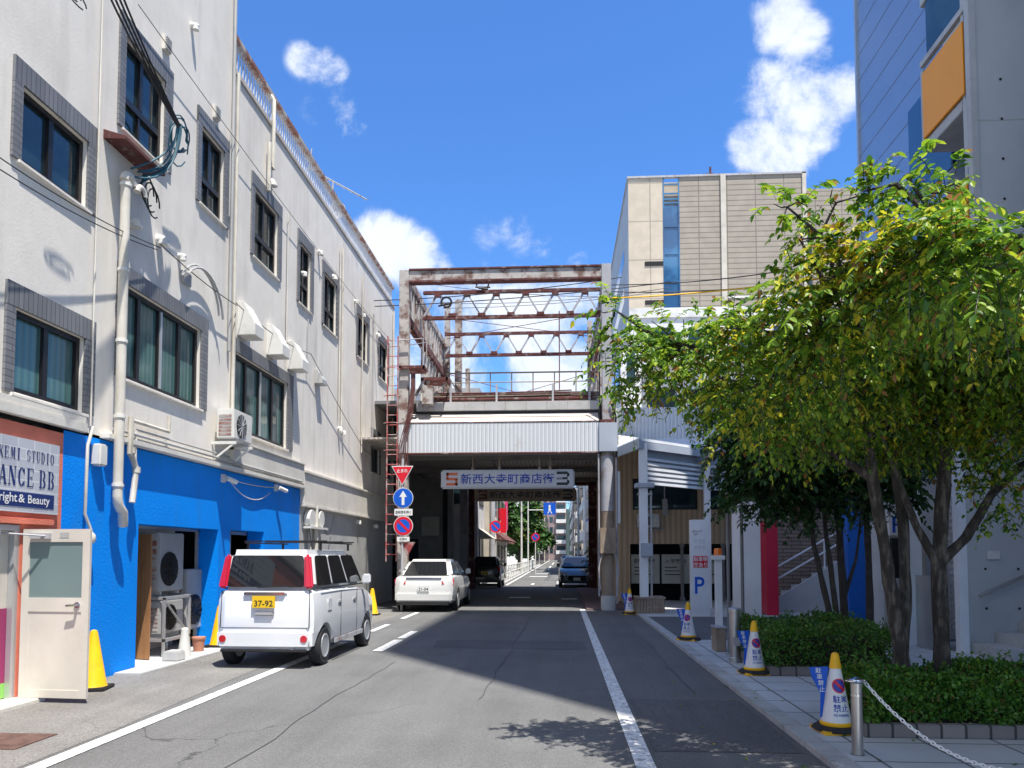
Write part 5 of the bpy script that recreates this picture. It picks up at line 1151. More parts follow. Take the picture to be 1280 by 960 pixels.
# ------------------------------------------------------------------ no-parking cones, bollard and chain
def np_cone():
    x, y, z = 2.42, 7.0, .05
    r = thing('no_parking_cone', 'white no-parking cone with blue flag nearest the steel bollard and chain', 'traffic cone', (x, y, z), 'white no-parking cones with blue flags')
    R = lambda h: .128 - (.128 - .045) * (h - .09) / .47
    prof = [(.14, .05), (.135, .085), (.128, .09)]
    MB().lathe([(.128, .09), (.045, .56)], (x, y, z), 28).build('cone_body', 'sign_white', r, smooth=True)
    MB().lathe([(.052, .55), (.05, .562), (.034, .66), (.026, .68), (.008, .688)], (x, y, z), 24).build('cone_cap', 'yellow_cone', r, smooth=True)
    MB().lathe([(.15, .03), (.15, .045), (.137, .06), (.14, .075), (.130, .092)], (x, y, z), 28).box(x - .17, x + .17, y - .17, y + .17, z, z + .03).build('foot_ring', 'yellow_cone', r, smooth=True)
    MB().lathe([(.215, .018), (.22, .03), (.2, .055), (.155, .06)], (x + .01, y, z), 9).build('rubber_weight', 'black_rubber', r)
    def wrap(mb, w, u0, h0, width, height):
        v, f = GLYPH[w]; pts = []
        for a, b in v:
            h = h0 + b * height; rr = R(h) + .003; an = (u0 + a * width) / rr - math.pi / 2; pts.append((x + rr * math.cos(an), y + rr * math.sin(an), z + h))
        mb.add(pts, f)
    t = MB(); wrap(t, '駐車', -.062, .262, .124, .062); wrap(t, '禁止', -.066, .185, .132, .066); wrap(t, 'NO PARKING', -.066, .148, .135, .022)
    t.build('lettering', 'royal', r, fix=False)
    def wd(mb, rad_, r0, off, n=24):
        hc = .405
        P = lambda a, q: (q * math.cos(a), hc + q * math.sin(a))
        def W3(p): rr = R(p[1]) + off; an = p[0] / rr - math.pi / 2; return (x + rr * math.cos(an), y + rr * math.sin(an), z + p[1])
        A = [2 * math.pi * i / n for i in range(n + 1)]
        if r0: mb.add([W3(P(a, rad_)) for a in A] + [W3(P(a, r0)) for a in A], [(i, i + 1, n + 2 + i, n + 1 + i) for i in range(n)])
        else: mb.add([W3((0, hc))] + [W3(P(a, rad_ * .5)) for a in A] + [W3(P(a, rad_)) for a in A], [(0, 1 + i, 2 + i) for i in range(n)] + [(1 + i, n + 2 + i, n + 3 + i, 2 + i) for i in range(n)])
        return W3
    t = MB(); wd(t, .056, 0, .002); t.build('blue_disc', 'royal', r, fix=False)
    t = MB(); W3 = wd(t, .062, .052, .004)
    for i in range(6):
        a, b = -.05 + i * .1 / 6, -.05 + (i + 1) * .1 / 6; k = .75; s = .008
        t.quad(W3((a * k - s, .405 - a * k - s)), W3((b * k - s, .405 - b * k - s)), W3((b * k + s, .405 - b * k + s)), W3((a * k + s, .405 - a * k + s)))
    t.build('red_ring', 'sign_red', r, fix=False)
    fl = MB().prism([(x - .055, y + .012, z + .56), (x - .225, y + .012, z + .555), (x - .205, y + .012, z + .47), (x - .13, y + .012, z + .33), (x - .135, y + .012, z + .12), (x - .12, y + .012, z + .12)], (0, .006, 0)).build('flag', 'sign_blue', r)
    t = MB()
    for i, ch in enumerate('駐車禁止'): text(t, ch, (x - .172 + i * .01, y + .012, z + .505 - i * .054), (1, 0, -.04), (0, 0, 1), .05, .047, .003)
    t.build('lettering', 'sign_white', fl, fix=False)
    return r
npc = np_cone(); npc.rotation_euler[2] = rad(4)
for (x, y, z, rz, lb) in ((2.52, 10.25, .05, 8, 'white no-parking cone with blue flag in front of the far clipped hedge'), (2.32, 14.2, .05, -28, 'white no-parking cone turned aside at the driveway edge by the beacon post'),
                       (1.86, 20.85, .0, 6, 'white no-parking cone with blue flag by the slatted planter box')):
    dup(npc, (x, y, z), lb, rad(rz))
bo = thing('bollard', 'round stainless bollard holding a white chain', 'bollard', (2.30, 6.2, .0))
MB().lathe([(.042, .04), (.042, .60)], (2.30, 6.2, .0), 24).build('shaft', 'stainless', bo, smooth=True)
MB().lathe([(.045, .50), (.045, .515)], (2.30, 6.2, 0), 24).lathe([(.045, .60), (.055, .61), (.05, .63), (.02, .645)], (2.30, 6.2, 0), 24).each('collar', 'chrome', bo, smooth=True)
rg = MB()
rg.tube([(2.30 + .075 * math.cos(a), 6.2 + .06 * math.sin(a), .615) for a in [k * math.pi / 8 for k in range(16)]], .008, 6, closed=True)
rg.build('chain_ring', 'chrome', bo, smooth=True)
MB().lathe([(.075, .0), (.07, .035), (.05, .05)], (2.30, 6.2, 0), 20).build('rubber_base', 'black_rubber', bo, smooth=True)
cp = sag((2.37, 6.2, .60), (3.35, 4.6, .60), .42, 64)
ch = MB()
for i in range(64):
    a, b = Vector(cp[i]), Vector(cp[i + 1]); d = (b - a); c = (a + b) / 2; L = d.length * .72; d.normalize(); s = d.cross(Vector((0, 0, 1))).normalized(); u = s if i % 2 else s.cross(d)
    ch.tube([c + d * L * math.cos(t) + u * .012 * math.sin(t) for t in [k * math.pi / 4 for k in range(8)]], .0045, 5, closed=True)
tag(ch.build('bollard_chain', 'sign_white', smooth=True), 'white plastic chain drooping from the stainless bollard', 'chain')

# ------------------------------------------------------------------ vehicles
def cut_wheels(o, cyl):
    c = cyl.build('cutter', 'dark'); md = o.modifiers.new('b', 'BOOLEAN'); md.object = c; md.operation = 'DIFFERENCE'; md.solver = 'EXACT'
    bpy.context.view_layer.update(); me = bpy.data.meshes.new_from_object(o.evaluated_get(bpy.context.evaluated_depsgraph_get()))
    o.modifiers.clear(); old = o.data; o.data = me; bpy.data.meshes.remove(old); cm = c.data; bpy.data.objects.remove(c); bpy.data.meshes.remove(cm)
    me.shade_smooth(); me.set_sharp_from_angle(angle=rad(32))
def car(label, loc, rz, paint, stations, green, wheels, group='cars on the street', tail='side', plate=None, ptext=None, rear_lamp=None, rack=False, extras=None):
    """stations: (y, half width, z bottom, z top) from the rear; green: rear/front y at belt and roof, belt z, roof z, half widths"""
    r = thing('parked_car', label, 'car', (0, 0, 0), group)
    mb = MB(); n = 14
    for (y, w, zb, zt) in stations:
        h = zt - zb
        half = [(0, zb), (w * .84, zb), (w * .955, zb + .10 * h), (w * .99, zb + .3 * h), (w, zb + .55 * h), (w * .985, zb + .80 * h), (w * .955, zb + .95 * h), (w * .88, zt)]
        ring = half + [(-a, b) for a, b in reversed(half[1:])]
        mb.v += [(a, y, b) for a, b in ring]
    k = 15; m = len(stations)
    for i in range(m - 1): mb.f += [(i * k + j, i * k + (j + 1) % k, (i + 1) * k + (j + 1) % k, (i + 1) * k + j) for j in range(k)]
    mb.f += [tuple(range(k)), tuple((m - 1) * k + j for j in reversed(range(k)))]
    body = mb.build('body', paint, r)
    cy = MB()
    hw = max(s[1] for s in stations); wr = wheels[2]
    for y in wheels[:2]:
        for sg_ in (-1, 1): cy.lathe([(wr + .045, -.12), (wr + .045, .16)], (sg_ * (hw - .06), y, wr + .01), 28, 'x')
    cut_wheels(body, cy)
    yb0, yb1, yr0, yr1, zb, zr, wb, wr_ = green
    zb -= .01
    P = {}
    for z, (a, b), w in ((zb, (yb0, yb1), wb), (zr, (yr0, yr1), wr_)):
        P[z] = [Vector((-w, a, z)), Vector((w, a, z)), Vector((w, b, z)), Vector((-w, b, z))]
    lo, hi = P[zb], P[zr]
    cb_ = MB(); cb_.add(lo + hi, [(0, 3, 2, 1), (4, 5, 6, 7), (0, 1, 5, 4), (1, 2, 6, 5), (2, 3, 7, 6), (3, 0, 4, 7)])
    cab = cb_.build('cabin', paint, r, bevel=.10, smooth=True, seg=5)
    def pane(a, b, c, d, u0, u1, v0, v1, name, mat, off=.006):
        f = lambda u, v: (a.lerp(b, u)).lerp(d.lerp(c, u), v)
        nn = (b - a).cross(d - a).normalized() * off
        q = MB(); pts = [f(u0, v0), f(u1, v0), f(u1, v1), f(u0, v1)]
        cen = sum(pts, Vector()) / 4; out = []
        for i in range(4):
            p0, p1, p2 = pts[i - 1], pts[i], pts[(i + 1) % 4]
            rr = .05
            A = p1 + (p0 - p1).normalized() * rr; B = p1 + (p2 - p1).normalized() * rr
            out += [A + nn, p1.lerp((A + B) / 2, .45) + nn, B + nn]
        q.quad(*out); q.build(name, mat, cab, fix=False)
    pane(lo[0], lo[1], hi[1], hi[0], .09, .91, .10, .86, 'rear_window', 'carglass')
    pane(lo[2], lo[3], hi[3], hi[2], .07, .93, .06, .90, 'windscreen', 'carglass')
    for (a, b, c, d, s_) in ((lo[1], lo[2], hi[2], hi[1], 1), (lo[3], lo[0], hi[0], hi[3], -1)):
        for u0, u1 in (((.05, .30), (.33, .60), (.63, .93)) if rack else ((.08, .47), (.51, .92))):
            if s_ < 0: u0, u1 = 1 - u1, 1 - u0
            pane(a, b, c, d, u0, u1, .12, .86, 'side_window', 'carglass')
    for y in wheels[:2]:
        for sg_ in (-1, 1):
            x = sg_ * (hw - .10)
            t = MB().lathe([(wr * .62, -.08), (wr * .9, -.085), (wr, -.06), (wr, .06), (wr * .9, .085), (wr * .62, .08)], (x, y, wr), 26, 'x').build('wheel', 'black_rubber', r, smooth=True)
            MB().lathe([(wr * .16, -.083), (wr * .5, -.082), (wr * .57, -.094), (wr * .62, -.09), (wr * .62, .09), (wr * .57, .094), (wr * .5, .082), (wr * .16, .083)], (x, y, wr), 22, 'x').build('rim', 'silver', t)
    ys = stations[0][0]; w0 = stations[1][1]
    rear_lamp(r, w0) if rear_lamp else None
    if plate:
        px, pz, pm_, yy = plate
        pl = MB().box(px - .165, px + .165, yy - .012, yy, pz - .083, pz + .083).build('number_plate', pm_, r)
        t = MB(); text(t, ptext, (px - .135, yy - .012, pz - .065), (1, 0, 0), (0, 0, 1), .27, .085, .002); t.build('lettering', 'ink', pl, fix=False)
    b = MB()
    for sg_ in (-1, 1):
        yy = yb1 - .35; b.prism([(sg_ * (wb + .01), yy, zb + .02), (sg_ * (wb + .17), yy - .02, zb + .03), (sg_ * (wb + .17), yy - .02, zb + .19), (sg_ * (wb + .03), yy, zb + .19)], (0, .08, 0))
    b.each('mirror', paint, r, bevel=.02)
    if extras: extras(r)
    r.location = loc; r.rotation_euler[2] = rz
    return r
def van_rear(r, w):
    for s in (-1, 1):
        MB().prism([(s * .69, -.005, 1.12), (s * .56, -.01, 1.12), (s * .53, .06, 1.60), (s * .62, .07, 1.60)], (0, .08, 0)).build('tail_lamp', 'taillight', r, bevel=.028, smooth=True, seg=4)
        MB().lathe([(.05, -.02), (.05, .01)], (s * .585, -.03, .42), 16, 'y').build('reflector', 'taillight', r)
    MB().box(-.69, .69, -.04, .16, .26, .56).build('bumper', 'carwhite', r, bevel=.055, smooth=True, seg=5)
    MB().box(-.14, .14, -.035, .02, .74, .80).build('emblem', 'greypipe', r, bevel=.015)
    MB().box(-.3, .3, -.03, .02, 1.03, 1.07).build('plate_garnish', 'chrome', r, bevel=.01)
    MB().beam((-.1, -.035, 1.14), (.35, -.03, 1.155), .02).build('wiper', 'black_rubber', r)
def van_extra(r):
    k = MB()
    for y in (.7, 1.5, 2.1): k.beam((-.62, y, 1.80), (.66, y, 1.80), .018)
    for x in (-.56, .56): k.beam((x, .6, 1.775), (x, 2.3, 1.775), .022); 
    for x in (-.56, .56):
        for y in (.7, 2.1): k.box(x - .015, x + .015, y - .015, y + .015, 1.66, 1.77)
    k.build('roof_rack', 'alu', r)
    for s in (-1, 1):
        MB().box(s * .735 - .012, s * .735 + .012, 1.05, 1.2, .86, .90).box(s * .735 - .012, s * .735 + .012, 1.85, 2.0, .86, .90).each('door_handle', 'greypipe', r, bevel=.005)
    tg = MB()
    for s in (-1, 1): tg.prism([(s * .648, -.002, .57), (s * .640, -.002, .57), (s * .632, .03, 1.09), (s * .640, .03, 1.09)], (0, .012, 0))
    tg.box(-.64, .64, -.004, .01, .566, .573)
    tg.each('tailgate_seam', 'dark', r)
    MB().box(-.62, .62, -.052, .0, .235, .275).build('valance', 'black_rubber', r, bevel=.01)
    for s in (-1, 1):
        MB().box(s * .742 - .008, s * .742 + .008, .85, 2.38, .27, .345).build('sill_trim', 'greysteel', r, bevel=.006)
        MB().prism([(s * .722, .28, 1.12), (s * .722, 2.62, 1.12), (s * .722, 2.62, 1.10), (s * .722, .28, 1.10)], (s * .006, 0, 0)).build('waist_seal', 'black_rubber', r)
    MB().box(.738, .743, .55, .72, .78, .95).build('fuel_flap', 'carwhite', r, bevel=.002)
    MB().tube([(.42, -.03, .26), (.42, .3, .26)], .028, 10).build('exhaust', 'greysteel', r, smooth=True)
    sm = MB()
    for s in (-1, 1):
        for y in (1.18, 2.05): sm.box(s * .736 - .003, s * .736 + .003, y, y + .008, .35, 1.05)
    sm.each('door_seam', 'dark', r)
van_st = [(0, .60, .30, 1.04), (.05, .70, .26, 1.09), (.3, .735, .25, 1.10), (1.2, .738, .25, 1.09), (2.3, .738, .25, 1.06), (2.8, .735, .25, 1.0), (3.2, .70, .27, .88), (3.36, .6, .3, .76)]
car('white boxy van with yellow plate and roof bars in front of the blue shop', (-4.15, 10.62, 0), rad(-1), 'carwhite', van_st, (.02, 2.75, .12, 2.1, 1.09, 1.67, .70, .62), (.47, 2.75, .28), rear_lamp=van_rear, rack=True, plate=(0, .935, 'plate_yellow', -.03), ptext='37-92', extras=van_extra)
def sedan_rear(r, w):
    for s in (-1, 1): MB().prism([(s * .82, .05, .72), (s * .5, -.02, .76), (s * .48, -.01, .88), (s * .84, .09, .92)], (0, .1, 0)).build('tail_lamp', 'taillight', r, bevel=.02)
    MB().box(-.80, .80, -.06, .15, .28, .55).build('bumper', 'carsilver', r, bevel=.05, smooth=True)
    MB().box(-.7, .7, -.05, .1, .2, .29).build('rear_apron', 'dark', r)
    MB().box(-.5, .5, -.02, .06, .93, .96).build('tail_trim', 'chrome', r, bevel=.01)
sed_st = [(0, .70, .34, .90), (.06, .82, .26, .98), (.5, .87, .22, 1.02), (1.4, .875, .2, .98), (3.0, .875, .2, .96), (3.7, .86, .2, .90), (4.2, .80, .22, .74), (4.42, .62, .3, .6)]
car('white saloon car seen from behind, queued behind the road signs', (-3.78, 21.2, 0), 0, 'carsilver', sed_st, (.18, 3.35, .95, 2.4, .98, 1.46, .78, .58), (.8, 3.5, .31), rear_lamp=sedan_rear, plate=(0, .66, 'plate_white', -.03), ptext='21-04')
def dark_rear(r, w):
    for s in (-1, 1): MB().prism([(s * .72, .02, .8), (s * .6, -.02, .8), (s * .58, -.01, 1.05), (s * .7, .05, 1.05)], (0, .08, 0)).build('tail_lamp', 'taillight', r, bevel=.015)
    MB().box(-.70, .70, -.05, .12, .28, .52).build('bumper', 'carblack', r, bevel=.04, smooth=True)
car('black small car stopped at the far side of the arcade', (-3.55, 36.3, 0), 0, 'carblack', van_st, (.04, 2.6, .3, 2.0, 1.0, 1.50, .70, .58), (.5, 2.7, .28), rear_lamp=dark_rear, plate=(0, .72, 'plate_yellow', -.03), ptext='58-16')
def front(r, w):
    for s in (-1, 1): MB().prism([(s * .78, 4.20, .62), (s * .45, 4.36, .60), (s * .45, 4.36, .72), (s * .8, 4.15, .78)], (0, .04, 0)).build('headlight', 'clearlamp', r, bevel=.01)
    MB().box(-.42, .42, 4.38, 4.46, .34, .58).build('grille', 'dark', r, bevel=.02)
    MB().box(-.165, .165, 4.46, 4.47, .36, .5).build('number_plate', 'plate_white', r)
car('dark grey car coming towards the camera beyond the right gate post', (.80, 41.2, 0), rad(180), 'cargrey', sed_st, (.25, 3.35, .9, 2.45, .98, 1.50, .80, .60), (.8, 3.5, .31), rear_lamp=front)
car('pale car far down the street near the vanishing point', (1.0, 130, 0), rad(180), 'carwhite', sed_st, (.25, 3.35, .9, 2.45, .98, 1.46, .80, .60), (.8, 3.5, .31), rear_lamp=front)
# ------------------------------------------------------------------ trees and hedges
def np_mesh(name, V, F, mat, parent=None, loc=None, smooth=False):
    o0 = root_loc(parent) if parent else Vector(loc or (0, 0, 0))
    V = np.asarray(V, dtype=np.float32) - np.array(o0, dtype=np.float32); F = np.asarray(F, dtype=np.int32)
    me = bpy.data.meshes.new(name); me.vertices.add(len(V)); me.vertices.foreach_set('co', V.ravel())
    me.loops.add(F.size); me.loops.foreach_set('vertex_index', F.ravel()); me.polygons.add(len(F))
    me.polygons.foreach_set('loop_start', np.arange(0, F.size, F.shape[1], dtype=np.int32)); me.update(calc_edges=True)
    me.materials.append(M[mat]); o = bpy.data.objects.new(name, me); COL.objects.link(o)
    if parent: o.parent = parent
    else: o.location = o0
    return o
def unit(a): return a / np.maximum(np.linalg.norm(a, axis=-1, keepdims=True), 1e-9)
def leaves(B, D, N, L, Wd, fold=.25, curl=.15):
    """leaf blades: base, direction, upper side normal, length, half width -> vertices, quads"""
    S = unit(np.cross(D, N)); N = np.cross(S, D); L = L[:, None]; Wd = Wd[:, None]
    v = np.stack([B, B + D * L * .32 + S * Wd + N * Wd * fold, B + D * L * .68 + S * Wd * .8 + N * (Wd * fold - L * curl * .4), B + D * L - N * L * curl,
                  B + D * L * .68 - S * Wd * .8 + N * (Wd * fold - L * curl * .4), B + D * L * .32 - S * Wd + N * Wd * fold], 1)
    n = len(B); q = np.array([[0, 1, 2, 3], [0, 3, 4, 5]]); F = (np.arange(n)[:, None, None] * 6 + q[None]).reshape(-1, 4)
    return v.reshape(-1, 3), F
def sprigs(rng, B, D, length, pairs=6, leaf=.075, width=.017, droop=.5):
    """compound sprigs: drooping stem with leaflets on both sides"""
    n = len(B); k = pairs * 2 + 1; Ls = length * rng.uniform(.65, 1.25, n)
    t = np.concatenate([np.repeat(np.linspace(.16, .95, pairs), 2), [1.0]]); side = np.concatenate([np.tile([1, -1], pairs), [0]])
    down = np.array([0, 0, -1.])
    T = t[None, :, None]
    P = B[:, None] + D[:, None] * (Ls[:, None, None] * T) + down * (droop * Ls[:, None, None] * T ** 2)
    tang = unit(D[:, None] + down * (2 * droop * T))
    S = unit(np.cross(D, np.array([0, 0, 1.])) + rng.normal(0, .05, (n, 3)))[:, None]
    dirs = unit(S * side[None, :, None] * 1.0 + tang * .55 + rng.normal(0, .22, (n, k, 3)) + down * .38)
    up = unit(np.cross(np.cross(tang, S + 0 * tang) * -1, 0 * tang + 1e-6) + np.array([0, 0, 1.]) + rng.normal(0, .28, (n, k, 3)))
    keep = rng.random((n, k)) > .08
    L = leaf * rng.uniform(.55, 1.35, (n, k)) * rng.uniform(.75, 1.2, (n, 1)) * (1 - .25 * np.abs(t - .55))[None]
    V, F = leaves(P[keep], dirs[keep], up[keep], L[keep], (L * width / .075)[keep])
    tt = np.array([0, .5, 1.]); Q = B[:, None] + D[:, None] * (Ls[:, None, None] * tt[None, :, None]) + down * (droop * Ls[:, None, None] * tt[None, :, None] ** 2)
    s2 = S * .0022
    SV = np.stack([Q - s2, Q + s2], 2).reshape(n, 6, 3); SF = (np.arange(n)[:, None, None] * 6 + np.array([[0, 1, 3, 2], [2, 3, 5, 4]])[None]).reshape(-1, 4)
    return V, F, SV.reshape(-1, 3), SF
def tree(name, label, base, limbs, clusters, seed, leafmat, barkmat='bark', group=None, leaf=.060, slen=.26, pairs=7, width=.0185, droop=.5, up=.25, dens=2.3):
    rng = np.random.default_rng(seed)
    r = thing(name, label, 'tree', base, group)
    tb = MB()
    for pts, r0, r1 in limbs:
        pv = [Vector(p) for p in pts]; fine = []
        for a, b in zip(pv, pv[1:]): fine += [a.lerp(b, k / 4) for k in range(4)]
        fine.append(pv[-1]); m = len(fine)
        rs = [(r0 + (r1 - r0) * i / (m - 1)) * (1 + rng.normal(0, .05)) * (1.25 if i == 0 else 1) for i in range(m)]
        tb.tube([p + Vector(rng.normal(0, r1 * .12, 3)) * (0 if i in (0, m - 1) else 1) for i, p in enumerate(fine)], rs, 11)
    BB, DD = [], []
    lv = [Vector(p) for pts, _, _ in limbs for p in pts[1:]]
    for c, rd, n in clusters:
        n = int(n * dens)
        c = np.array(c, float); rd = np.array(rd if hasattr(rd, '__len__') else (rd, rd, rd), float)
        cv = Vector(c); nb = min(lv, key=lambda p: (p - cv).length); mid = nb.lerp(cv, .5) + Vector(rng.normal(0, .08, 3))
        tb.tube([nb, mid, cv], .022, 5, r2=.007)
        nt = max(3, n // 14)
        for _ in range(nt):
            e = c + unit(rng.normal(0, 1, 3)) * rd * rng.uniform(.5, 1.0); a = Vector(c + (e - c) * .05); tb.tube([a, a.lerp(Vector(e), .55) + Vector(rng.normal(0, .04, 3)), Vector(e)], .007, 4, r2=.003)
        u = unit(rng.normal(0, 1, (n, 3))) * (rng.random((n, 1)) ** .45)
        b = c + u * rd; d = unit(u * .9 + rng.normal(0, .45, (n, 3)) + np.array([0, 0, up])); BB.append(b); DD.append(d)
    tb.build('trunk', barkmat, r, smooth=True)
    B, D = np.concatenate(BB), np.concatenate(DD)
    V, F, SV, SF = sprigs(rng, B, D, slen, pairs, leaf, width, droop)
    np_mesh('crown', V, F, leafmat, r); np_mesh('leaf_stalks', SV, SF, barkmat, r)
    return r
TG = 'street trees on the right pavement'
T1 = [([(3.16, 7.3, .05), (3.14, 7.3, .53), (3.06, 7.3, 1.1), (2.99, 7.28, 1.62), (2.86, 7.2, 2.29), (2.78, 7.1, 2.82), (2.55, 6.8, 3.2)], .076, .034),
      ([(3.12, 7.34, .55), (3.22, 7.4, 1.3), (3.20, 7.4, 2.0), (3.10, 7.4, 2.9), (2.9, 7.3, 3.4)], .066, .03),
      ([(2.78, 7.1, 2.8), (2.2, 6.7, 3.0), (1.6, 6.3, 3.15), (1.0, 6.1, 3.25)], .045, .012), ([(2.86, 7.2, 2.3), (2.3, 7.3, 2.7), (1.8, 7.4, 2.9)], .04, .012), ([(2.55, 6.8, 3.2), (2.3, 6.2, 3.7), (2.0, 5.7, 4.0)], .035, .01), ([(2.9, 7.3, 3.4), (2.5, 6.6, 3.6), (2.1, 5.8, 3.42), (1.8, 5.2, 3.25)], .035, .01), ([(2.5, 6.9, 3.1), (2.1, 6.1, 3.2), (1.7, 5.5, 3.1)], .03, .01)]
def C(px, py, Y, r, n):   # a leaf clump given by its bearing from the photo station and its true distance
    X = (px - 700) / 960 * Y; return ((X + .003 * Y * 0, Y, 1.6 + (693 - py) / 960 * Y), r, n)
c1 = [C(800, 440, 6.1, (.30, .35, .2), 44), C(845, 425, 6.0, (.34, .4, .2), 52), C(835, 475, 6.3, (.34, .4, .18), 36), C(905, 425, 5.7, (.34, .4, .2), 54), C(900, 475, 6.0, (.42, .45, .26), 72), C(955, 415, 5.4, (.34, .4, .2), 56),
      C(970, 470, 5.6, (.42, .45, .28), 84), C(940, 520, 6.5, (.45, .45, .24), 70), C(1015, 365, 5.0, (.28, .35, .16), 44), C(1030, 410, 5.0, (.38, .4, .22), 74), C(1035, 455, 5.6, (.36, .4, .16), 50),
      C(985, 258, 5.0, (.24, .2, .05), 9), C(1000, 300, 5.0, (.12, .2, .05), 6), C(1065, 335, 4.8, (.3, .35, .16), 46), C(1045, 255, 5.0, (.2, .2, .06), 8), C(770, 385, 6.0, (.14, .2, .10), 10), C(775, 490, 6.3, (.12, .2, .14), 9)]
tree('street_tree', 'leaning near street tree with yellow-green sunlit leaves reaching over the road', (3.14, 7.3, .05), T1, c1, 21, 'leaf', group=TG, dens=1.25)
T2 = [([(3.48, 7.3, .05), (3.48, 7.3, .6), (3.47, 7.3, 1.5), (3.53, 7.28, 2.2), (3.56, 7.25, 2.9), (3.62, 7.1, 3.63), (3.6, 6.7, 4.1)], .080, .035),
      ([(3.47, 7.3, 1.5), (3.28, 7.28, 1.85), (3.10, 7.25, 2.3), (2.95, 7.2, 2.7)], .042, .02), ([(3.50, 7.3, 1.55), (3.72, 7.3, 1.75), (3.93, 7.25, 2.14), (4.18, 7.2, 2.40), (4.5, 7.1, 2.7)], .05, .022),
      ([(3.6, 7.1, 3.4), (3.2, 6.2, 3.6), (2.7, 5.2, 3.55), (2.3, 4.5, 3.4)], .04, .01), ([(3.56, 7.25, 2.9), (3.5, 6.2, 3.2), (2.9, 5.0, 3.4), (2.5, 4.3, 3.3)], .04, .01)]
c2 = [C(1050, 480, 6.4, (.5, .5, .34), 90), C(1000, 525, 7.0, (.5, .5, .26), 70), C(1190, 380, 5.8, (.5, .6, .35), 120), C(1260, 380, 5.6, (.5, .5, .35), 100),
      C(1110, 440, 6.6, (.6, .6, .42), 150), C(1180, 470, 6.9, (.65, .6, .42), 160), C(1150, 430, 7.6, (.8, .5, .5), 150), C(1240, 460, 7.8, (.7, .5, .5), 130), C(1090, 480, 8.2, (.7, .5, .4), 110), C(1260, 450, 6.5, (.5, .6, .42), 120), C(1240, 530, 7.0, (.55, .6, .35), 110), C(1140, 530, 7.4, (.6, .6, .35), 120), C(1080, 520, 7.6, (.6, .6, .35), 120), C(1225, 620, 7.2, (.14, .14, .16), 10), C(1280, 560, 7.0, (.4, .5, .3), 60),
      C(1205, 590, 7.2, (.1, .1, .08), 5)]
c2s = [C(1105, 310, 4.5, (.26, .35, .13), 26), C(1155, 320, 4.3, (.3, .35, .15), 36), C(1215, 345, 4.2, (.28, .35, .14), 32), C(1270, 330, 4.1, (.28, .35, .12), 26), C(1120, 370, 4.8, (.36, .4, .2), 46), C(1190, 365, 5.0, (.3, .35, .14), 30),
      C(1075, 390, 5.2, (.34, .4, .16), 30), C(1130, 222, 4.6, (.08, .1, .10), 5), C(1172, 245, 4.5, (.16, .15, .08), 7), C(1085, 240, 4.7, (.10, .1, .08), 5), C(1240, 400, 5.0, (.16, .2, .06), 5)]
tree('street_tree', 'upright near street tree with forked trunk and mostly shaded crown', (3.48, 7.3, .05), T2, c2 + c2s, 22, 'leaf', group=TG)
# trees out at the pavement further back, standing in the shade
for i, (lb, bx_, by_, limbs, cl) in enumerate((
    ('slender dark tree with two leaning stems behind the far hedge', 4.0, 11.4, [([(4.02, 11.4, .05), (3.85, 11.4, .9), (3.68, 11.4, 1.7), (3.55, 11.3, 2.6), (3.3, 11.2, 3.6)], .05, .02), ([(4.05, 11.4, .05), (3.95, 11.4, 1.0), (3.85, 11.4, 1.9), (3.8, 11.4, 3.0), (3.6, 11.4, 4.0)], .045, .02)],
        [C(945, 565, 11, (.6, .7, .35), 110), C(960, 590, 11.2, (.7, .7, .35), 130), C(985, 530, 11.4, (.8, .7, .5), 150), C(935, 510, 11, (.6, .6, .4), 90), C(930, 620, 11, (.35, .4, .12), 26)]),
    ('dark straight tree behind the far hedge left of the blue pillar', 4.35, 11.9, [([(4.3, 11.9, .05), (4.25, 11.9, 1.2), (4.2, 11.9, 2.2), (4.3, 11.8, 3.2), (4.3, 11.8, 4.2)], .065, .03), ([(4.28, 11.9, 1.0), (4.45, 11.9, 1.5), (4.55, 11.9, 2.2)], .03, .015)],
        [C(1020, 590, 11.6, (.7, .7, .4), 130), C(1050, 540, 11.8, (.8, .7, .5), 150), C(1000, 630, 11.3, (.5, .5, .14), 44), C(1080, 600, 11.8, (.6, .6, .4), 90)]),
    ('thin dark tree directly before the blue pillar', 4.75, 12.1, [([(4.72, 12.1, .05), (4.72, 12.1, 1.2), (4.70, 12.1, 2.4), (4.9, 12.0, 3.6)], .065, .03)],
        [C(1090, 560, 12, (.8, .7, .5), 130), C(1100, 620, 12, (.35, .4, .16), 30), C(1120, 580, 12.2, (.4, .6, .25), 50)]))):
    tree('street_tree', lb, (bx_, by_, .05), limbs, cl, 30 + i, 'leaf_dark', 'bark_dark', TG, leaf=.085, slen=.32, width=.022)

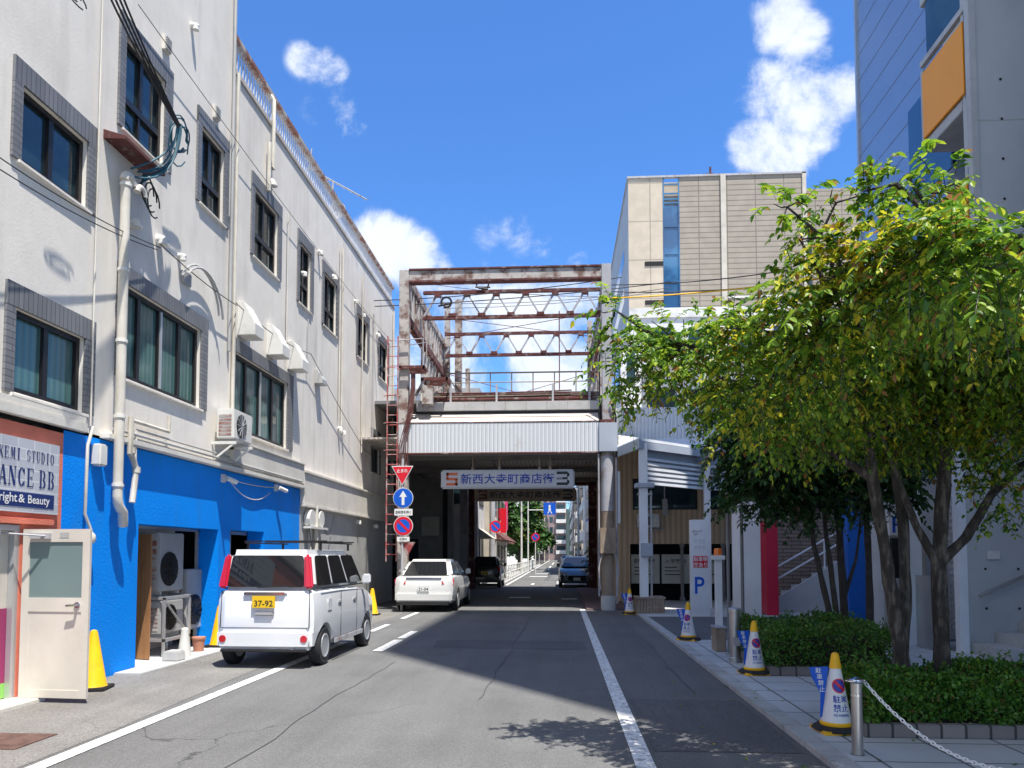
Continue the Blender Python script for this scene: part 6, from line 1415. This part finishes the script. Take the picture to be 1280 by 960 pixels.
def hedge(label, x0, x1, y0, y1, zt, n, seed, planter=True):
    rng = np.random.default_rng(seed); r = thing('clipped_hedge', label, 'hedge', ((x0 + x1) / 2, (y0 + y1) / 2, .05), 'clipped hedges on the pavement')
    MB().box(x0 + .2, x1 - .2, y0 + .2, y1 - .2, .06, zt - .18).build('core', 'shaded_core', r, bevel=.05)  # solid box in dark twig brown stands in for the shaded hedge interior
    def bumps(p): return .05 * np.sin(p[:, 0] * 5.1 + 1) + .045 * np.sin(p[:, 1] * 6.3) + .04 * np.sin(p[:, 0] * 11 + p[:, 1] * 7 + p[:, 2] * 9)
    A = np.array([(x1 - x0) * (y1 - y0), (x1 - x0) * zt, (x1 - x0) * zt * .4, (y1 - y0) * zt, (y1 - y0) * zt * .5]); m = (A / A.sum() * n).astype(int)
    P, N = [], []
    for k, mm in enumerate(m):
        u, v = rng.random(mm), rng.random(mm) ** .9
        if k == 0: p = np.stack([x0 + u * (x1 - x0), y0 + v * (y1 - y0), np.full(mm, zt)], 1); nn = (0, 0, 1)
        elif k in (1, 2): p = np.stack([x0 + u * (x1 - x0), np.full(mm, (y0, y1)[k - 1]), .16 + v * (zt - .16)], 1); nn = (0, (-1, 1)[k - 1], 0)
        else: p = np.stack([np.full(mm, (x0, x1)[k - 3]), y0 + u * (y1 - y0), .16 + v * (zt - .16)], 1); nn = ((-1, 1)[k - 3], 0, 0)
        nn = np.array(nn, float); d = bumps(p) - rng.random(mm) ** 2 * .12 - .03; p = p + nn * d[:, None]; P.append(p); N.append(np.tile(nn, (mm, 1)))
    P, N = np.concatenate(P), np.concatenate(N)
    # round the shoulders
    cz = np.clip((P[:, 2] - (zt - .16)) / .16, 0, 1)
    for ax, a, b in ((0, x0, x1), (1, y0, y1)):
        dlo = np.clip(.14 - (P[:, ax] - a), 0, .14) / .14; dhi = np.clip(.14 - (b - P[:, ax]), 0, .14) / .14
        P[:, ax] += .06 * cz * dlo - .06 * cz * dhi; P[:, 2] -= .05 * cz * (dlo + dhi)
    nrm = unit(N + rng.normal(0, .55, P.shape) + np.array([0, 0, .35])); D = unit(N * .7 + rng.normal(0, .6, P.shape) + np.array([0, 0, .45]))
    L = rng.uniform(.026, .05, len(P)); V0, F0 = leaves(P, D, nrm, L, L * .3, .2, .1)
    ns = int(n / 260); S = rng.integers(0, m[0], ns); B = P[S]; D = unit(np.array([0, 0, 1.]) + rng.normal(0, .28, B.shape)); 
    k = 9; t = np.linspace(.2, 1, k); Q = B[:, None] + D[:, None] * (.13 * t[None, :, None]); dirs = unit(rng.normal(0, .7, Q.shape) + D[:, None] * .7); L = rng.uniform(.025, .042, Q.shape[:2])
    V, F = leaves(Q.reshape(-1, 3), dirs.reshape(-1, 3), unit(rng.normal(0, .5, (ns * k, 3)) + np.array([0, 0, 1.])), L.ravel(), L.ravel() * .3); np_mesh('foliage', np.concatenate([V0, V]), np.concatenate([F0, F + len(V0)]), 'hedge', r)
    if planter:
        e = MB(); e.box(x0 - .05, x1 + .05, y0 - .02, y0 + .08, .05, .165).box(x0 - .05, x0 + .05, y0 + .08, y1, .05, .165).box(x1 - .05, x1 + .05, y0 + .08, y1, .05, .165)
        e.build('planter_edging', 'planter', r, bevel=.01)
    return r
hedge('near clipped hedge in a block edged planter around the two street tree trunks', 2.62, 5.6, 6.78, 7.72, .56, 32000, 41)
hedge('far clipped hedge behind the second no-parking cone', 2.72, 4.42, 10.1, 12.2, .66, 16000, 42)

rng = np.random.default_rng(77); n = 130
P = np.stack([rng.uniform(2.06, 6.2, n), rng.uniform(5.2, 11.5, n), np.full(n, .056)], 1); P = P[(P[:, 0] < 2.56) | (P[:, 1] < 6.7)]
P = np.concatenate([P, np.stack([rng.uniform(1.2, 2.0, 26), rng.uniform(5.5, 13, 26), np.full(26, .006)], 1)])
a = rng.uniform(0, 6.28, len(P)); D = np.stack([np.cos(a), np.sin(a), np.full(len(P), .05)], 1)
V, F = leaves(P, unit(D), unit(rng.normal(0, .15, P.shape) + np.array([0, 0, 1.])), rng.uniform(.035, .07, len(P)), rng.uniform(.010, .016, len(P)), .1, -.05)
o = np_mesh('fallen_leaves', V, F, 'leaf', loc=(3, 8, .05)); o['kind'] = 'stuff'; o['label'] = 'scattered fallen leaves on the pavement and by the kerb'; o['category'] = 'leaves'
# ------------------------------------------------------------------ the street beyond the arcade
def facade_house(name, label, x0, x1, y0, y1, h, mat, side, floors, seed, awning=None, sign=None, balcony=False):
    """small town house along the far street; side = +1 when its street front faces +x"""
    random.seed(seed); r = thing(name, label, 'building', ((x0 + x1) / 2, (y0 + y1) / 2, 0), 'buildings along the far street')
    MB().box(x0, x1, y0, y1, 0, h).build('wall', mat, r)
    MB().box(x0 - .1, x1 + .1, y0 - .1, y1 + .1, h, h + .25).build('parapet', 'fac_grey', r)
    xf = x1 if side > 0 else x0; fh = h / floors; nb = max(1, int((y1 - y0) / 2.6))
    for f in range(floors):
        for b in range(nb):
            ya = y0 + (b + .2) * (y1 - y0) / nb; yb = y0 + (b + .8) * (y1 - y0) / nb; za = f * fh + (.1 if f == 0 else .9); zb_ = f * fh + fh - .6
            w = MB().box(xf - .05 if side > 0 else xf - .04, xf + .04 if side > 0 else xf + .05, ya, yb, za, zb_).build('window', 'alu', r)
            MB().box(xf + side * .035 - .012, xf + side * .05 + (.003 if side > 0 else -.003), ya + .06, yb - .06, za + .06, zb_ - .06).build('pane', 'glass', w)
            if balcony and f: MB().box(min(xf, xf + side * .8), max(xf, xf + side * .8), ya - .2, yb + .2, f * fh + .0, f * fh + .9).build('balcony', 'fac_white', r, bevel=.02)
    # gable windows facing the camera
    w = MB(); nx = max(1, int((x1 - x0) / 2.5))
    for f in range(1, floors):
        for b in range(nx): xa = x0 + (b + .3) * (x1 - x0) / nx; w.box(xa, xa + .4 * (x1 - x0) / nx, y0 - .03, y0 + .02, f * fh + .9, f * fh + fh - .5)
    w.each('gable_window', 'glass', r)
    if awning: MB().prism([(xf, y0 + .4, 2.9), (xf + side * .7, y0 + .4, 2.4), (xf, y0 + .4, 2.4)], (0, y1 - y0 - .8, 0)).build('awning', awning, r)
    if sign: MB().box(min(xf, xf + side * .5), max(xf, xf + side * .5), y0 + 1, y0 + 1.1, 3.2, 5.0).build('sign_board', sign, r)
    return r
facade_house('street_house', 'pale rendered house just beyond the arcade on the left of the far street', -14, -4.0, 37.2, 40.6, 9.5, 'fac_white', 1, 3, 1, 'fac_cream')
facade_house('street_house', 'cream house with dark red awning on the left of the far street', -14, -3.6, 41, 52, 8.2, 'fac_cream', 1, 3, 2, 'rust')
facade_house('street_house', 'grey brown house before the far street trees', -14, -4.2, 52.4, 60, 7.4, 'fac_brown', 1, 3, 3, 'rust', 'sign_white')
facade_house('street_house', 'white house beyond the trees on the left of the far street', -14, -3.2, 96, 116, 12, 'fac_white', 1, 4, 4, None, 'sign_white')
facade_house('street_house', 'grey house further along the left of the far street', -14, -3.1, 118, 150, 9, 'fac_grey', 1, 3, 5, 'fac_cream')
facade_house('street_house', 'cream house near the far end of the street on the left', -14, -3.0, 155, 200, 10, 'fac_cream', 1, 3, 6)
facade_house('street_house', 'tall pale house with balconies on the right of the far street', 3.0, 4.0, 37.5, 43.6, 12, 'fac_white', -1, 4, 7, None, 'sign_blue', False)
facade_house('street_house', 'white house with many balconies on the right of the far street', 3.0, 14, 56, 72, 17, 'fac_white', -1, 5, 8, None, 'sign_white', True)
facade_house('street_house', 'grey block further along the right of the far street', 3.0, 14, 74, 100, 15, 'fac_grey', -1, 5, 9, None, 'sign_blue', True)
facade_house('street_house', 'cream block far along the right of the far street', 2.9, 14, 104, 150, 13, 'fac_cream', -1, 4, 10, None, None, True)
facade_house('street_house', 'pale block near the far end of the street on the right', 2.8, 14, 155, 230, 15, 'fac_white', -1, 5, 11)
tw = thing('apartment_tower', 'brown tower block with white balconies above the far street', 'building', (-1, 220, 0))
MB().box(-5.2, 1.8, 220, 236, 0, 34).build('wall', 'fac_brown', tw)
w = MB(); bl = MB()
for f in range(11):
    z = 2 + f * 2.95
    for x in (-4.6, -2.9): w.box(x, x + .9, 219.9, 219.98, z, z + 1.5)
    w.box(-.9, 1.5, 219.9, 219.98, z, z + 2.0); bl.box(-1.1, 1.7, 219.0, 219.88, z - .3, z + .75)
w.each('window', 'glass', tw); bl.each('balcony', 'fac_white', tw)
MB().box(-5.25, 1.85, 219.8, 236, 34, 34.8).build('parapet', 'fac_white', tw)
tag(MB().box(-7, -5.6, 236, 250, 0, 30).box(-4.4, -1.0, 236.2, 250, 34, 37).build('stair_tower', 'fac_white'), 'white stair block behind the brown tower', 'building')
# trees on the left of the far street
for i, (lb, x, y, h, rr) in enumerate((('large green tree leaning over the left of the far street', -3.9, 72, 7.2, 2.0), ('green tree behind the red banners on the far street', -5.2, 66, 6.6, 1.7), ('darker green tree further back on the far street', -3.4, 82, 7.4, 1.9))):
    cl = []
    random.seed(60 + i)
    for k in range(11):
        a = random.uniform(0, 6.28); q = random.uniform(.2, 1) * rr; cl.append(((x + q * math.cos(a), y + q * math.sin(a), h * random.uniform(.35, .88)), (rr * .45, rr * .45, rr * .4), 60))
    tree('far_tree', lb, (x, y, .1), [([(x, y, .1), (x + .1, y, 1.5), (x, y, 3.2), (x + .2, y, h * .75)], .16, .05), ([(x, y, 2.2), (x + .8, y - .5, 3.6)], .08, .03), ([(x, y, 2.4), (x - .9, y + .4, 3.9)], .08, .03)], cl, 70 + i, 'leaf_far', 'bark', 'trees along the far street', leaf=.20, slen=.6, width=.055, pairs=5)
fn = thing('roadside_fence', 'white pipe fence along the left of the far street', 'fence', (-3.0, 55, .1))
f = MB()
for z in (.45, .85): f.tube([(-3.05, 44, z + .1), (-2.95, 92, z + .1)], .035, 6)
f.build('rail', 'white_metal', fn)
f = MB()
for i in range(24): f.tube([(-3.05 + i * .004, 44 + i * 2, .1), (-3.05 + i * .004, 44 + i * 2, 1.0)], .04, 6)
f.each('post', 'white_metal', fn)
def pole(label, x, y, h, arms=(), r=.14, mat='greysteel', name='utility_pole', cat='pole', group='poles along the far street'):
    t = thing(name, label, cat, (x, y, .1), group)
    MB().tube([(x, y, .1), (x, y, h)], r, 10, r2=r * .7).build('shaft', mat, t, smooth=True)
    a = MB(); ok = False
    for (z, x0, x1) in arms: a.box(x + x0, x + x1, y - .05, y + .05, z, z + .1); ok = True
    if ok: a.each('crossarm', mat, t)
    if arms and name == 'utility_pole': MB().lathe([(.22, 0), (.25, .1), (.25, .7), (.2, .8)], (x + .3, y, h - 2.6), 12).build('transformer', 'greypipe', t, smooth=True)
    return t
pole('grey utility pole nearest on the right of the far street', 1.95, 44, 11, ((9.6, -.9, .9), (8.8, -.9, .9)))
pole('second utility pole on the right of the far street', 2.0, 62, 11, ((9.8, -.9, .9), (9.0, -.7, .7)), mat='sign_white')
pole('third utility pole on the right of the far street', 2.05, 86, 11.5, ((10, -1, 1), (9, -1, 1)))
pole('fourth utility pole far along the right of the street', 2.1, 120, 12, ((10.5, -1.2, 1.2), (9.5, -1.2, 1.2)))
pole('concrete pole in front of the red awning on the left of the far street', -3.6, 41, 8, r=.17)
pole('slim white pole between the fence and the trees', -3.0, 60, 6.4, r=.09, mat='white_metal', name='slim_pole')
s = pole('slim pole with an arm holding the blue pedestrian sign', -2.65, 64, 6.6, r=.07, mat='white_metal', name='pedestrian_sign', cat='road sign')
MB().tube([(-2.65, 64, 5.3), (-.9, 64, 5.3)], .04, 6).build('arm', 'white_metal', s)
p = MB().box(-1.35, -.35, 63.9, 63.95, 4.9, 5.9).build('sign_panel', 'sign_blue', s)
q = MB(); disc(q, (-.85, 63.9, 5.62), (1, 0, 0), (0, 0, 1), .1, 12, off=.005); q.quad((-.95, 63.894, 5.25), (-.75, 63.894, 5.25), (-.77, 63.894, 5.52), (-.93, 63.894, 5.52)); q.quad((-1.05, 63.893, 5.0), (-.95, 63.893, 5.0), (-.83, 63.893, 5.28), (-.9, 63.893, 5.28)); q.quad((-.72, 63.892, 5.0), (-.62, 63.892, 5.0), (-.78, 63.892, 5.28), (-.86, 63.892, 5.28)); q.build('figure', 'sign_white', p, fix=False)
for lb, x, y, z in (('round no-parking sign beyond the arcade on the left', -3.35, 40, 3.05), ('smaller far no-parking sign on a slim pole before the trees', -1.85, 58, 2.9)):
    t = thing('no_parking_sign', lb, 'road sign', (x, y, .1), 'far no-parking signs'); R_ = .32
    MB().tube([(x, y, .1), (x, y, z + .5)], .035, 8).build('pole', 'white_metal', t, smooth=True)
    pn = MB().lathe([(R_, -.06), (R_, -.04)], (x, y, z), 26, 'y').build('disc', 'sign_red', t)
    q = MB(); disc(q, (x, y - .06, z), (1, 0, 0), (0, 0, 1), R_ * .74, 26, off=.006); q.build('blue_face', 'sign_blue', pn, fix=False)
    q = MB(); a = Vector((.707, 0, -.707)); b_ = Vector((.707, 0, .707)) * .035; c = Vector((x, y - .072, z)); q.quad(*(c - a * .27 - b_, c + a * .27 - b_, c + a * .27 + b_, c - a * .27 + b_)); q.build('slash', 'sign_red', pn, fix=False)
for i, (lb, x, y, z0, z1) in enumerate((('tall pink banner on a pole nearest the arcade', -3.75, 50, 3.2, 5.3), ('tall pink banner beside the first banner', -3.95, 54, 3.3, 5.7), ('short red banner hanging below the tall pink ones', -4.0, 46.5, 2.9, 4.4))):
    t = thing('street_banner', lb, 'banner', (x, y, .1), 'banners on the far street')
    MB().tube([(x - .3, y, .1), (x - .3, y, z1 + .1)], .04, 7).build('pole', 'white_metal', t, smooth=True)
    MB().box(x - .27, x + (.75 if i == 2 else .28), y - .015, y + .015, z0, z1).build('cloth', 'pink' if i < 2 else 'sign_red', t)
tag(MB().lathe([(.25, 0), (.33, .55), (.35, .55), (.35, .62), (.28, .62)], (1.55, 37.6, .1), 14).build('shrub_pot', 'foliage_pot', smooth=True), 'plant pot by the right post of the arcade', 'pot')
rng = np.random.default_rng(5)
B = np.array([1.62, 37.6, 1.3]) + unit(rng.normal(0, 1, (160, 3))) * (rng.random((160, 1)) ** .4) * np.array([.4, .4, .75])
V, F, SV, SF = sprigs(rng, B, unit(rng.normal(0, 1, (160, 3)) + np.array([0, 0, .5])), .22, 4, .09, .025)
tag(np_mesh('potted_shrub', V, F, 'leaf_dark', loc=(1.55, 37.6, .7)), 'dark potted shrub standing by the right post of the arcade', 'shrub')
wg = 'wires over the far street'
for i, (ya, yb) in enumerate(((44, 62), (62, 86), (86, 120))):
    wire('street_wire', ('first', 'second', 'third')[i] + ' span of wires between the utility poles on the right of the far street', [sag((2 + o, ya, z), (2 + o, yb, z), .5) for o in (-.8, 0, .8) for z in (9.1, 9.9)] + [sag((2, ya, 7.2), (2, yb, 7.2), .4)], .02, group=wg)
wire('street_wire', 'wires crossing the far street to the left side', [sag((2, 44, 8.9), (-4.0, 50, 6.6), .3), sag((2, 62, 9), (-4.3, 58, 7), .3), sag((2, 62, 8), (-3, 70, 6), .3)], .02, group=wg)
